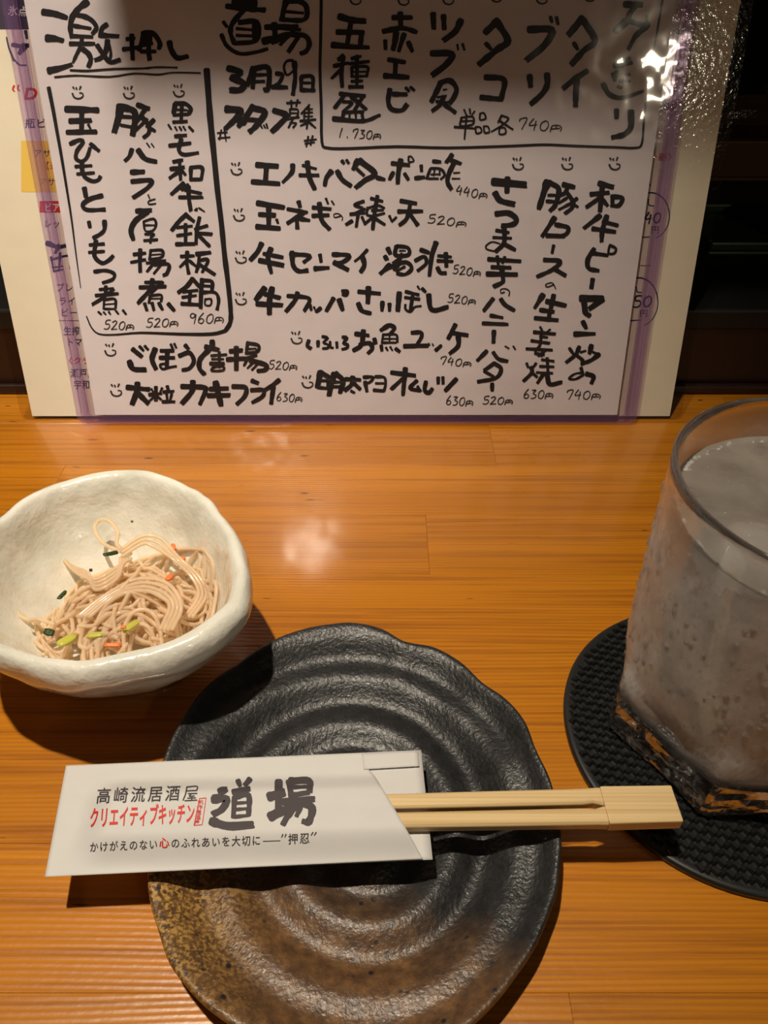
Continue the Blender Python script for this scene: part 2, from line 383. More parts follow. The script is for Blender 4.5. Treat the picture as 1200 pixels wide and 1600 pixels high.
TILES = {   # tile: (origin x, origin y, magnification of the notes taken from the photograph)
 'A': (60, 0, 4.2857), 'B': (60, 220, 4.2857), 'C': (100, 380, 4.2857), 'D': (320, 0, 4.2857), 'E': (560, 0, 4.2857), 'F': (800, 0, 4.2857),
 'G': (350, 235, 4.8), 'H': (560, 235, 5.4545), 'I': (350, 430, 4.8), 'J': (560, 430, 5.4545), 'K': (735, 235, 5), 'L': (735, 430, 5), 'M': (150, 520, 3.636)}
BRUSH = [  # one entry per written line: tile letter and its strokes "width x,y x,y ..."
('A', '46:40 35,80 110,92 190,118/46:34 62,255 110,258 165,272/48:30 75,472 150,455 222,432/44:34 322,15 270,55 228,110 213,180 222,250/34 235,95 310,110 362,140 388,185 362,225/26 240,172 350,190/26 222,240 362,246/30 215,292 375,292/26 290,255 288,292/34:18 280,318 255,365 230,420/36 300,330 335,360 350,400 335,445/32 455,165 425,190 412,245/32 420,235 535,242/34 462,275 452,340 420,385 378,402/34 395,305 432,360 480,415 545,400/20 470,290 485,360 470,420'),
('A', '28 595,262 645,258/34 625,238 628,320 632,400/30 572,330 668,318/36 700,225 765,222 812,285 808,325/34 705,225 690,290 672,340/26 695,305 765,290/28 690,345 785,345/36 745,250 738,330 745,400/40 710,230 725,300/38 878,285 890,335 930,388 1000,378'),
('A', '15 215,470 330,474 500,462 700,458 790,450 930,453/13 110,516 200,508 280,506 480,514 640,492 800,500 900,486 1085,489'),
('A', '46 190,730 395,737/34 290,740 288,880/36 215,810 350,806/18 335,835 348,862/36 195,885 385,882/28 215,962 270,938 300,950 258,1010 252,1062 290,1080 325,1052 345,990/28 350,965 405,1010'),
('B', '24 250,172 355,166/24 262,222 372,214/30 290,145 292,190 308,240 360,270 400,262 415,238/34 308,320 318,375/32 422,368 350,388 298,425 325,462 445,460/26 338,545 345,580/30 442,540 442,590 420,620 368,650/24 345,697 440,690/24 340,747 440,740/30 385,672 375,770 425,818 470,800 500,770'),
('C', '26 205,190 280,183 335,205 325,242 260,265/20 240,310 330,302/26 215,350 360,338/26 280,292 270,355 190,410/20 330,310 250,375/18 268,380 265,440/20 270,378 340,375 345,435/12 275,410 340,405/16 270,440 340,440/14 230,460 250,478/14 265,462 280,478/14 300,460 310,476/14 345,450 365,475/16 395,450 415,476'),
('A', '50:40 548,715 535,790 508,882/46 555,715 640,745 645,820 630,905/24 560,780 640,785/24 555,838 622,850/34 665,702 740,728/30 715,730 668,800 640,830/30 690,780 738,840 738,890 705,920/24 725,800 655,870/30 770,805 725,850/24 735,850 782,878/10 725,958 745,985/10 757,962 774,985'),
('B', '34:26 625,60 608,105 578,135/34 670,65 715,120 790,140/36 625,210 705,207/32 628,272 755,265 730,315 635,380/11 735,362 745,388/11 780,390 738,405 742,425 785,420/34 660,470 755,465/38 725,478 650,535 620,600 635,662/17 705,540 770,522 788,560 765,602 715,602 705,540/13 710,565 780,565/18 715,625 775,625 750,648/22 710,668 795,662/22 755,645 748,685'),
('C', '24 470,75 545,66/22 450,128 545,110/28 510,45 508,120 510,192/20 580,50 572,112/22 580,48 655,48 655,92 580,108/12 585,78 650,73/20 555,133 680,115/22 600,135 555,190/28 610,142 700,142 690,200 665,215/18 645,150 600,205/28 510,296 680,290/24 545,262 655,262/30 592,245 575,310 495,402/24 660,262 580,335/20 575,352 650,347 650,392/20 575,352 568,402/13 580,372 650,370/24 540,405 555,452/24 590,402 602,450/24 635,402 660,446/26 700,408 738,452'),
('A', '34 915,700 905,755/30 920,692 985,695 1020,728 1010,758/16 910,733 1000,738/26 960,700 955,820/22 905,770 1005,764/24 905,817 995,812/13 870,835 890,866/14 915,850 928,874/14 945,850 958,872/14 970,848 985,872/19 1010,850 1036,878/26 918,912 990,905/28 880,975 1018,958'),
('B', '30:26 955,-8 940,60 975,92 1070,80/26 905,140 965,128/28 888,188 975,176/26 945,140 952,262/26 940,205 878,250/26 1020,182 1020,262/28 1020,178 1095,180 1090,260/26 1020,258 1092,258/20 962,200 985,228/30 970,285 890,358/22 1000,295 960,330/24 985,330 1090,352/26 945,378 1100,378/30 1005,310 1008,390 1020,466/12 1048,465 1062,452 1060,470/12 1075,450 1112,474/30 990,492 940,540 892,600/28 985,495 1042,540/22 930,580 1030,570/26 985,560 985,692/22 930,635 1025,620/28 925,692 1045,690/28 1078,515 1060,600 1055,692/24 1050,592 1130,568/26 1065,618 1160,625/28 1075,635 1145,705'),
('C', '24 785,88 870,84/26 825,60 822,130 835,205/22 828,110 775,160/22 840,118 885,155/28 890,72 980,62/26 905,80 900,140 885,195/24 905,115 965,112 925,195/26 905,142 1010,210/32 860,240 820,290 765,330/26 862,240 915,300/22 800,325 895,315/26 845,325 838,410/22 795,362 885,350/28 790,405 900,412/30 925,245 918,320 915,435/26 930,248 990,258 990,320/18 935,285 985,288/24 920,330 1010,330 1035,380 1025,445/14 945,375 985,375 980,415 945,412 945,375'),
('D', '40 150,42 290,60 400,68/60 200,12 345,22/44 240,0 300,0/36 268,60 190,150 172,215 198,290/36 235,150 348,150 345,270 205,290/34 330,160 335,270/20 215,192 330,202/22 215,238 330,242/26 125,148 150,182/28 112,235 150,310 235,360 340,350 420,328/40 548,0 530,60 515,135/36 560,8 640,12 682,52 665,132 520,132/22 540,78 660,88/40 412,182 620,180/42 465,165 475,285/50 400,275 560,235/36 580,230 670,240 700,290 680,342 640,360/30 565,235 450,290/34 625,250 560,348/28 530,190 640,200/26 590,210 505,300'),
('D', '42 160,458 240,482 195,520/44 185,520 262,562 235,602 172,602/38 322,456 300,530 285,572/38 325,461 425,456 425,590 400,602/24 320,503 420,500/24 310,548 400,545/34 330,470 320,590/28 480,492 520,502 500,552 462,580/32 455,582 552,585/18 590,405 550,410 530,450 550,502 600,470/34:30 600,420 605,520 590,632/26 645,515 645,602/28 650,512 720,515 722,600/20 650,555 715,555/28 645,602 735,606/48:40 150,730 240,742 200,800 140,858/38 200,795 270,828/38 320,712 270,790 225,845/42 320,722 402,752 345,840 300,882/30 275,800 385,805/36 225,780 265,830/12 375,842 385,858/12 395,838 405,858/13 412,830 420,858/42 465,740 545,772 500,832 450,880'),
('D', '16 550,690 640,686/14 578,675 580,718/14 622,670 612,712/14 570,730 570,782/14 575,730 622,735 617,780 575,787/12 575,757 618,757/14 552,800 632,785/14 592,790 560,855/14 570,822 612,825 590,855/14 700,702 645,762/14 665,742 665,800/13 670,730 722,730/13 670,755 722,752/13 670,780 722,778/14 697,720 695,800/17 640,810 742,800/15 690,800 682,862/14 688,820 640,842/15 700,820 742,856/12 110,870 98,935/12 130,860 142,945/12 85,890 150,886/12 90,925 168,918/13 692,915 680,982/13 722,910 708,972/13 668,942 748,932/13 672,962 735,952'),
('D', '46 905,112 985,135 1072,142/36 980,140 955,290/38 890,215 1065,218/36 1050,220 1042,302/44:30 860,302 1000,315 1098,318/30 925,376 895,400/28 868,442 962,422/30 928,382 915,490 920,582/26 915,462 850,525/24 985,392 1045,378/24 970,427 1100,412/22 985,452 985,512/22 985,450 1088,448 1085,508/15 990,482 1080,480/20 983,512 1088,510/28 1020,378 1018,570/22 985,545 1055,542/26 970,582 1058,582/28 908,628 1072,642/28 932,640 870,722/26 1060,645 1000,740/28 985,650 1080,732/22 925,680 985,690 930,742/24 925,752 1062,748/24 932,752 920,792/16 970,757 968,792/16 1010,757 1012,792/24 1050,752 1058,792/32:26 865,795 1060,810 1172,770'),
('E', '36 235,118 355,118/36 280,92 285,195/36 170,210 290,188 390,216/30 180,275 182,330/38 252,222 245,280 232,332/34 305,232 270,342/32 335,285 362,345/34 205,400 312,418/34 250,412 245,502/38 180,508 335,518/34 210,602 200,682 225,732 290,738 325,700/32 235,630 322,632/20 318,588 340,612/20 350,585 375,606'),
('E', '38 500,95 505,192/36 570,108 575,195/44 685,140 650,210 572,270/46 495,358 628,362 590,430 498,502/17 663,300 668,335/17 698,296 710,336/38 548,560 520,620 488,682/38 545,555 612,540 656,592 640,650 612,690/14 570,602 592,598/15 530,652 590,640/30 570,650 545,702 495,742/30 580,702 648,752/22 525,680 595,686'),
('E', '50 930,142 850,218/48 930,150 1000,272 930,332 808,432/28 855,292 890,332/40 855,518 975,535 958,655/38 825,652 962,665'),
('F', '50 120,198 265,202 220,300 100,402/24 258,115 268,150/24 298,118 308,165/38 118,510 125,582/40 235,500 235,570 200,630 128,695'),
('F', '48 470,125 380,232/46 480,140 555,272 480,340 398,432/28 415,290 440,332/42 500,478 420,530 345,592/42 435,530 428,620 425,710'),
('F', '44 760,30 870,32/38 835,30 790,90 765,150/56 755,152 692,212/36 780,140 860,165 920,165/44:30 900,180 830,240 780,332/22 905,108 905,150/26 690,432 790,388/28 735,385 738,450/34 688,442 800,420/30 700,480 690,525/30 675,495 690,542/22 725,505 790,500/22 722,545 790,545/22 712,580 735,590/36:24 612,565 650,630 740,655 880,610/34 700,740 700,792/42:38 797,750 795,850 750,900 672,920'),
('E', '13 708,735 722,768/13 745,730 750,762/13 778,745 762,768/15 690,790 685,842 765,832 765,782 690,787/13 690,812 765,808/14 725,772 710,932/17:13 645,850 780,860/13 815,760 815,802 852,792 840,757 815,760/13 785,850 790,892 825,882 815,852 785,850/13 840,845 845,887 877,882 867,847 840,845/15 960,772 935,820/13 965,775 1005,795 960,840 890,882/15 950,812 1035,867/13 945,855 945,897 985,892 980,857 945,855'),
('G', '42 250,108 400,118/40 318,120 310,240/40 215,235 415,250/38:26 515,112 508,165 440,240/24 592,112 690,138/30 570,186 710,186/40 625,90 640,200 680,290/42:32 802,160 768,205 755,262/38 850,158 888,220 950,265/28 886,80 900,98/26 920,74 935,96/42 1002,78 968,142/44 1020,78 1132,172 1060,222 988,278/28 1000,142 1050,188/32 1150,205 1205,218'),
('G', '42 255,395 450,428/40 335,420 335,570/38 268,480 382,486/22 395,520 405,546/40 250,572 415,585/36 560,388 570,422/34 480,440 622,465/36 590,472 478,545/36 545,500 550,585/32 570,512 640,525/30 670,428 800,440/32 668,490 785,485/38 715,400 732,520 790,590/20 765,362 780,400/14 808,380 825,406/9 875,492 830,502 825,478 860,475 888,500 885,526/26 1045,382 978,408 1035,430/20 1055,440 958,480/26 950,478 1052,468/26 1005,480 992,572/28 958,530 915,556/24 1035,500 1060,556/26 1105,360 1190,382/20 1078,430 1072,480 1120,490 1205,470/20 1082,432 1150,412 1205,432/34 1150,345 1130,460 1115,592/20 1110,450 1195,447/26 1140,515 1205,556/26 1110,505 1068,540'),
('G', '38 280,702 250,762 198,822/32 300,775 440,802/40 270,826 445,862/44:34 350,740 330,805 355,922/38 510,765 518,860 560,905 628,900/34 500,778 642,790 600,838/32 720,785 728,836/38:30 685,886 785,880/34 820,780 940,787 900,832 830,850/36 830,842 932,897/24:20 1072,748 1030,792 980,832/38 1040,802 1052,860 1025,912'),
('H', '38 290,110 432,125/42 360,85 340,190 335,282/36 295,190 265,248/32 395,200 425,248/16 428,52 430,95 472,90 450,52 430,52/32 535,132 538,178/36 488,236 562,228/34 640,92 702,98/26 612,160 580,242/24 620,152 700,158 735,208 702,246/24 600,240 680,240/18 652,155 640,215/18 692,160 692,212/16 620,205 700,202/38 795,40 748,102/36 788,82 872,112/42 812,110 770,202 760,272 792,330/13 812,192 865,188/13 800,240 865,240'),
('H', '38 365,430 492,452/36 442,450 430,520/36 345,520 546,518/38 430,530 405,590 352,635/40 448,555 505,636/24 265,560 285,602/20 322,570 285,608'),
('H', '44:36 252,838 272,880/38 228,905 242,930/50:38 265,982 185,1052/36 322,820 318,892 425,890 422,830 330,815/15 352,855 402,855/38 370,890 345,930 295,962/36 275,992 400,952 455,1002 402,1055 328,1050/24 392,992 320,1032/26 340,985 300,1020/38 535,848 602,872/34 488,938 560,905 578,962 505,1026/44:38 660,790 625,902 605,1068/28 682,898 790,908/30 678,940 802,946/40 745,880 750,992/38 675,1002 700,1042 745,1045'),
('I', '46 302,100 238,185/36 310,142 418,170/40 250,215 436,225/44 360,100 342,180 340,290/34 480,155 610,165 642,192 602,268/36 550,135 530,192 465,272/26 645,228 655,262/17 675,240 682,257/30 722,248 690,276/38:32 820,176 768,268/38 865,188 890,262/30 888,118 925,120 918,148 890,142'),
('J', '38 5,140 185,157/44 85,110 80,238/42 0,245 30,302 102,325/38 205,232 200,302/34 265,248 265,302/48 348,155 335,302/30 405,140 515,167/30 400,190 522,205/32 462,182 440,312/24 400,252 402,290 440,310 480,272 535,262/18 505,95 522,122/28 545,115 572,142/42 600,172 612,272 655,300 762,270'),
('I', '34 635,492 625,530 652,550/26 705,497 705,536/22 740,460 778,472 745,505 778,520 780,545 740,550/22 795,500 800,540 818,545/24 845,505 848,545/24 892,465 922,470 895,512 928,520 922,545 885,556/34 990,440 1085,452/38 1045,420 1030,522 970,565/36 1020,520 1090,510 1112,550 1080,586/34 1128,480 1136,512'),
('J', '40 255,428 190,470/36 270,425 308,450 270,502/22 210,512 200,572/24 210,507 320,507 332,572/16 210,542 320,542/18 265,510 265,570/22 200,575 322,575/30 195,602 200,645/18 235,618 250,642/18 272,612 290,642/32 320,628 352,652/36 458,490 532,488 538,525 500,592/40 395,605 592,600/13 600,580 610,600/12 630,585 640,602/34 662,638 705,600/40 825,425 765,542/38 790,490 932,512/44:38 850,512 850,602 778,668'),
('I', '46 722,730 700,842/38 725,730 780,762/34 780,760 782,850/26 720,792 775,792/28 708,842 795,852/44 825,742 802,832 788,902/40 840,740 892,792 870,882/24 812,802 880,802/26 805,837 880,837/34 915,780 1022,785/36 965,768 955,822 905,866/32 975,812 1022,856/24 955,870 978,882/26 1050,765 1118,765 1095,802 1055,812/30 1058,802 1072,872'),
('J', '28 148,865 220,872 232,930 218,985/24 150,922 218,922/32 135,980 218,987/44 285,830 482,856/46:38 400,800 390,900 380,1022/38 370,888 280,972/36 495,902 440,962 525,985/28 505,950 532,990/38 575,910 565,980 600,1002 632,966/34 680,875 680,926/30 720,872 722,926/42 832,888 740,985'),
('M', '28 210,95 260,136/17 248,78 270,102/17 278,76 296,97/32 190,165 212,205 280,210/30 335,95 318,150 340,206/24 370,102 440,102/24 365,142 445,142/26 405,102 402,196/16 400,175 365,182 378,206 420,196 456,190/15 425,66 436,90/15 445,63 456,86/24 508,72 525,92/26 475,130 530,113 556,160 530,202 490,212/30 625,80 695,97/32 660,50 662,92/30 640,97 592,150 588,202 616,236/17 655,130 742,124/18 700,110 702,198/15 660,150 725,150/24 652,175 728,175/16 665,197 660,216 722,213 718,190 665,197'),
('M', '28 765,105 830,100/28 748,152 842,146/30 797,85 797,212/20 860,65 855,112/22 860,58 922,72 915,107 850,117/13 865,92 910,90/20 835,150 912,128/30 880,158 962,182 962,210 920,217/15 900,162 860,202/15 932,165 885,212/17 862,147 840,187'),
('M', '30 180,310 300,322/34 235,290 232,332 205,406/32 240,345 297,402/22 305,352 372,345/24 340,310 340,386/17 335,360 305,386/15 315,320 325,336/15 375,315 365,336/18 345,360 370,380/22 405,305 410,326/20 385,337 442,332/15 400,345 406,386/15 430,347 420,386/20 380,392 446,392/30 490,305 612,310 622,330 590,406/32 550,280 545,332 488,402/28 650,320 750,316/30 640,357 756,355/36 680,285 695,350 710,412/28 780,305 850,312 845,360 800,406/26 888,273 920,286/26 885,326 950,326 945,362 888,396/26 1038,270 1000,300 958,326/28 1007,310 995,402'),
('K', '62 185,245 430,268/46 290,220 285,326/48 195,337 235,392 340,420/44 205,495 300,490 362,540 332,577 248,590/28 205,625 300,642/24 180,680 320,686/36 265,615 262,722 198,790/14 200,790 130,772 125,742 170,715 230,728/36 265,732 350,777/34 145,850 390,866/28 210,830 218,892/26 268,835 250,882/34 170,912 312,916/38 135,965 362,970/38 245,920 255,1000 250,1030 185,1062'),
('L', '11 265,132 240,140 238,112 275,106 305,127 300,162/36 175,187 105,277/36 240,190 272,232 342,275/30 160,315 252,332/32 100,376 292,384/36 184,440 180,526/34 125,595 55,667/34 180,605 220,655 290,672/14 272,555 302,573/16 335,555 352,582/34 185,690 110,742/34 190,690 240,732 200,802 60,832/26 110,752 182,792/32 170,850 170,902'),
('K', '58:44 600,250 570,340 535,455/42 620,252 690,302 665,422 622,472/24 610,350 682,350/28 598,397 672,400/42 730,267 812,287/36 760,290 735,335 690,350/36 750,322 802,402 792,450 740,492/24 752,372 690,412/24 772,420 692,462/30 830,377 780,420/26 790,412 840,442/42:34 655,530 560,672/36 670,580 762,602 752,650 702,672/36 600,665 735,670/24 650,745 638,802/36 580,855 702,867 640,932 520,987/36 650,922 742,977'),
('L', '10 650,75 600,92 590,72 640,60 667,107/44:34 565,157 502,257/42 600,205 742,237/38 650,160 612,332/36 550,272 652,287/38 508,335 682,352/20 545,405 562,432/17 622,425 600,442/30 500,445 662,460/24 545,480 602,487/26 480,512 617,532/28 440,575 637,585/24 555,440 545,542 508,600 562,632/24 592,582 530,632/26 508,610 575,622/24 440,690 452,722/22 512,690 482,732/30 475,722 480,762 415,827/26 482,760 522,797/24 560,660 652,672/26 600,650 607,772/22 545,712 652,716/22 520,760 642,766/30 570,772 525,842/36 600,782 622,852 712,836'),
('K', '44 1010,258 1112,286/38 945,342 1082,330/42 1032,270 1012,476/36 1010,372 908,442/34 1030,382 1072,432/32 1110,357 1110,432/36 1110,360 1187,372 1160,430 1100,430/42:34 1010,512 888,607/34 1040,557 1150,586/36 960,612 1132,636/40 1065,515 1032,622 1025,712/38 965,772 918,852 925,920 1002,940/32 950,802 1072,820/22 1090,740 1137,767 1122,805 1080,802 1085,752'),
('L', '38 955,35 945,102/56 870,182 1030,182/44 1030,192 930,262/44 890,225 900,292 932,316/36 880,365 905,416/46:30 820,460 972,458/26 775,572 802,612/32 850,562 820,622 748,682/28 825,622 882,667/38 945,552 930,612/18 862,602 902,590/36 1002,620 942,665 868,692/18 960,602 1012,622/28 865,727 880,772/20 882,780 820,812 770,806 820,770 882,762/38 910,772 962,792 945,846'),
]
PRICES = [('520円', 163,500,208,502,15), ('520円', 229,497,277,496,15), ('960円', 296,489,348,489,17), ('1,730円', 529,200,594,204,15), ('740円', 810,184,876,190,18), ('440円', 713,290,760,298,15),
 ('520円', 669,335,727,343,14), ('520円', 708,414,750,420,14), ('520円', 700,459,742,464,14), ('520円', 420,563,463,566,14), ('740円', 688,557,735,562,13), ('630円', 432,613,471,616,14), ('630円', 697,618,738,621,15),
 ('520円', 755,619,800,620,13), ('630円', 818,608,863,609,15), ('740円', 885,609,937,610,15)]
SMILES = [(121,145),(201,145),(279,142),(369,264),(373,336),(376,402),(376,467),(172,547),(181,610),(463,528),(480,597),(809,256),(886,256),(960,256),(555,-2),(630,-1),(700,-2),(775,-6),(846,-3),(921,-7)]
OFF_IN, OFF_CASE = .0002, .0012
sh = tag(empty('menu_sheet', msheet(-.0155, .0045, YF)), 'white paper menu brushed with black Japanese lettering, inside the purple tinted case', 'menu')
x0, x1, st, sb = -.1612, .1302, .425, .0055
n = 8; V = []; Fc = []
for k, off in ((0, 0.), (1, -.0003)):
    V += [msheet(x, s, YF, off) for s in (sb, st) for x in (x0, x1)]
mesh('paper', V, [(0,1,3,2),(4,6,7,5),(0,4,5,1),(2,3,7,6),(0,2,6,4),(1,5,7,3)], M['sheet'], sh)
putF = lambda u, v, e=0: onm(u, v, YF, OFF_IN+e)
for t, txt in BRUSH:
    k = Ink(putF); k.marks(txt, *TILES[t]); k.done('brush_lettering', M['ink'], sh)
k = Ink(putF)
k.stroke([(76,137),(79,152),(83,172),(88,200),(96,245),(105,300),(112,345),(119,400),(126,450)], 6.5, 1.2, 0)
k.stroke([(323,110),(328,180),(334,240),(340,300),(346,350),(351,400),(356,440),(360,480),(360,503),(352,517)], 11, 9, .1)
k.stroke([(352,517),(330,522),(280,522),(220,520),(180,523),(155,522),(143,512),(135,494)], 6, 2, 0)
k.stroke([(502,-4),(501,60),(500,112),(502,170),(503,222),(512,231),(545,232),(620,229),(700,231),(800,228),(850,226),(900,228),(960,230),(993,231),(1003,224),(1006,190),(1009,160)], 5, 3.6, 0)
k.stroke([(1036,-4),(1031,25),(1025,60),(1018,95)], 3.6, 2, 0)
k.done('ruled_line', M['ink'], sh)
for p in PRICES:
    k = Ink(putF); price(k, *p); k.done('price', M['pen'], sh)
for cx, cy in SMILES:
    k = Ink(putF)
    for q in SMILE: k.stroke([(cx+float(a), cy+float(b)) for a, b in (z.split(',') for z in q.split())], 3, 2, 0)
    k.done('smile_mark', M['pen'], sh)

# hard purple card case round the sheet
cs = tag(empty('card_case', msheet(-.015, 0, YF)), 'purple tinted clear hard case standing on the counter in front of the laminated menu', 'menu case')
CX0, CX1, CT, CB = -.1710, .1408, .432, .0012
def rrect(x0, x1, s0, s1, r, n=6):
    P = []
    for cx, cy, a0 in ((x1-r, s0+r, -PI/2), (x1-r, s1-r, 0), (x0+r, s1-r, PI/2), (x0+r, s0+r, PI)):
        for k in range(n+1): a = a0+PI/2*k/n; P.append((cx+r*math.cos(a), cy+r*math.sin(a)))
    return P
def slab(P, yb, o0, o1):
    n = len(P); V = [msheet(x, s, yb, o1) for x, s in P]+[msheet(x, s, yb, o0) for x, s in P]
    return V, [tuple(range(n)), tuple(range(n, 2*n))[::-1]] + [(i, i+n, (i+1) % n+n, (i+1) % n) for i in range(n)]
v, f = slab(rrect(CX0+.006, CX1-.006, CB+.0035, CT-.004, .002), YF, OFF_CASE, OFF_CASE+.0004); mesh('front_film', v, f, M['purple'], cs)
def ring(Po, Pi, yb, o0, o1):
    n = len(Po); V = []
    for P, o in ((Po, o1), (Pi, o1), (Pi, o0), (Po, o0)): V += [msheet(x, s, yb, o) for x, s in P]
    return V, [(a*n+i, ((a+1) % 4)*n+i, ((a+1) % 4)*n+(i+1) % n, a*n+(i+1) % n) for a in range(4) for i in range(n)]
v, f = ring(rrect(CX0, CX1, CB, CT, .0045), rrect(CX0+.0062, CX1-.0062, CB+.0036, CT-.0045, .002), YF, -.0012, OFF_CASE+.0006); tag(mesh('welded_rim', v, f, M['rim'], cs), 'deeper purple welded rim of the case')
v, f = slab(rrect(CX0+.0006, CX1-.0006, CB+.0006, CT-.0006, .004), YF, -.0018, -.0014); mesh('back_film', v, f, M['purple'], cs)
for a, b in ((CX0+.0030, CX0+.0034), (CX0+.0071, CX0+.0074), (CX1-.0034, CX1-.0030), (CX1-.0074, CX1-.0071)):
    v, f = slab([(a, CB+.006), (b, CB+.006), (b, CT-.006), (a, CT-.006)], YF, OFF_CASE+.0007, OFF_CASE+.0010); mesh('weld_line', v, f, M['rim'], cs)

# ------------------------------------------------------------------ large laminated menu behind
lam = tag(empty('laminated_menu', msheet(-.018, 0, YR)), 'large laminated cream drinks menu standing behind the purple case, its edges showing either side', 'menu')
RX0, RX1, RB, RT = -.1988, .1615, .0022, .515
v, f = slab([(RX0, RB), (RX1, RB), (RX1, RT), (RX0, RT)], YR, -.0002, 0); mesh('paper', v, f, M['cream'], lam)
LP = rrect(RX0-.0062, RX1+.0062, .0004, RT+.006, .004)
IP = rrect(RX0, RX1, RB, RT, .0005)
v, f = slab(IP, YR, .0003, .0004); mesh('laminate', v, f, M['clear'], lam)
v, f = ring(LP, IP, YR, -.0002, .0004); tag(mesh('laminate_margin', v, f, film('laminate_margin_film', (.95,.94,.92), .02), lam), 'clear plastic margin round the paper')
v, f = slab(LP, YR, -.0004, -.0003); mesh('laminate', v, f, M['clear'], lam)
putR = lambda u, v, e=0: onm(u, v, YR, .00008+e)
def rprint(m, fn): k = Ink(putR); fn(k); k.done('print', m, lam)
def rect(k, x0, y0, x1, y1): k.poly([Vector(p) for p in ((x0,y0),(x1,y0),(x1,y1),(x0,y1))], [(0,1,2,3)])
def darkband(k):
    a, b = putR(-60, 46), putR(220, 46)
    s0 = a.z/math.cos(LEAN); b0 = len(k.v)
    k.v += [msheet(x, s, YR, .00005) for x, s in ((RX0+.0003, s0), (RX0+.11, s0), (RX0+.11, RT-.001), (RX0+.0003, RT-.001))]; k.f.append((b0, b0+1, b0+2, b0+3))
rprint(mat('dark_photo_print', (.045,.035,.075), .6), darkband)
def yel(k): rect(k, 33, 220, 110, 300)
rprint(M['yellow'], yel)
rprint(M['red'], lambda k: rect(k, 62, 314, 100, 332))
rprint(M['red'], lambda k: k.glyphs('D', 38, 155, 60, 155, 22, .03, .15))
rprint(M['red'], lambda k: k.stroke([(22,134),(20,140),(23,143)], 3.4, 2, 0))
rprint(M['red'], lambda k: k.stroke([(29,133),(28,139),(31,142)], 3, 2, 0))
rprint(M['red'], lambda k: k.glyphs('【通', 64, 265, 92, 265, 13, .01))
rprint(M['red'], lambda k: k.glyphs('〈クラ', 100, 569, 142, 569, 12, .02))
rprint(M['red'], lambda k: k.glyphs('ン割〉', 1012, 251, 1058, 251, 13, .01, .1))
rprint(M['red'], lambda k: k.stroke([(1016,290),(1012,282),(1015,272)], 2.6, 2, 0))
rprint(M['navy'], lambda k: k.glyphs('瓶ビ', 39, 200, 73, 200, 16, .012))
rprint(M['navy'], lambda k: k.glyphs('アサヒ', 52, 246, 95, 246, 14, .006))
rprint(M['navy'], lambda k: k.glyphs('アサヒ', 60, 290, 101, 290, 13, .006))
rprint(M['navy'], lambda k: k.glyphs('レッド', 68, 356, 108, 356, 14, .006))
rprint(M['navy'], lambda k: k.glyphs('プレミ', 87, 456, 129, 456, 15, .006))
rprint(M['navy'], lambda k: k.glyphs('ライム', 91, 477, 133, 477, 14, .006))
rprint(M['navy'], lambda k: k.glyphs('ビール', 94, 495, 136, 495, 14, .006))
rprint(M['navy'], lambda k: k.glyphs('生搾り', 99, 524, 138, 524, 15, .012))
rprint(M['navy'], lambda k: k.glyphs('トマト', 103, 541, 142, 541, 14, .012))
rprint(M['navy'], lambda k: k.glyphs('瀬戸内', 110, 590, 150, 590, 15, .012))
rprint(M['navy'], lambda k: k.glyphs('宇和島', 115, 608, 154, 608, 15, .012))
rprint(M['navy'], lambda k: k.stroke([(92,501),(150,501)], .9, .9, 0))
rprint(M['navy'], lambda k: k.glyphs('円', 1050, 61, 1072, 61, 19, .01))
rprint(M['navy'], lambda k: k.stroke([(1048,44),(1045,54)], 2.6, 1.6, 0))
rprint(M['navy'], lambda k: k.glyphs('円', 1053, 119, 1070, 119, 16, .01))
rprint(M['navy'], lambda k: k.glyphs('円', 1036, 175, 1055, 175, 18, .01))
rprint(M['navy'], lambda k: k.stroke([(1034,160),(1032,170)], 2.6, 1.6, 0))
for cx, cy, r1, r2 in ((1017,337,29,36),(998,472,30,38)):
    rprint(M['navy'], lambda k: k.stroke([(cx+r1*math.cos(a*PI/12), cy+r2*math.sin(a*PI/12)) for a in range(-9, 6)], 2.6, 1.2, 0))
rprint(M['navy'], lambda k: price(k, '40', 1008, 332, 1034, 330, 18, 3))
rprint(M['navy'], lambda k: price(k, '50', 990, 462, 1020, 460, 19, 3))
rprint(M['navy'], lambda k: k.stroke([(1013,311),(1014,320),(1022,322)], 2, 1.6, 0))
rprint(M['navy'], lambda k: k.stroke([(994,448),(996,456),(1003,457)], 2, 1.6, 0))
rprint(M['navy'], lambda k: k.glyphs('円', 1017, 365, 1031, 365, 13, .012))
rprint(M['navy'], lambda k: k.glyphs('円', 999, 495, 1013, 495, 12, .012))
rprint(M['navy'], lambda k: k.stroke([(1000,371),(1016,370)], 2, 1.4, 0))
rprint(M['navy'], lambda k: k.stroke([(1000,415),(1017,415)], 1, 1, 0))
rprint(M['navy'], lambda k: k.stroke([(985,501),(1001,500)], 2, 1.4, 0))
rprint(M['navy'], lambda k: k.stroke([(10,58),(14,75),(22,95)], 2, 5))
rprint(M['navy'], lambda k: k.stroke([(20,70),(32,72),(44,71)], 7, 9))
rprint(M['navy'], lambda k: k.stroke([(38,72),(30,84)], 12, 8))
rprint(M['navy'], lambda k: k.stroke([(22,93),(30,101),(41,102)], 3, 3))
rprint(M['navy'], lambda k: k.stroke([(40,49),(42,60)], 6, 5))
rprint(M['navy'], lambda k: k.stroke([(74,380),(90,386),(102,384)], 9, 7))
rprint(M['navy'], lambda k: k.stroke([(92,384),(86,396)], 7, 6))
rprint(M['navy'], lambda k: k.stroke([(80,402),(84,424)], 4, 3))
rprint(M['navy'], lambda k: k.stroke([(80,406),(108,400),(110,420)], 4, 4))
rprint(M['navy'], lambda k: k.stroke([(82,418),(98,416)], 3, 3))
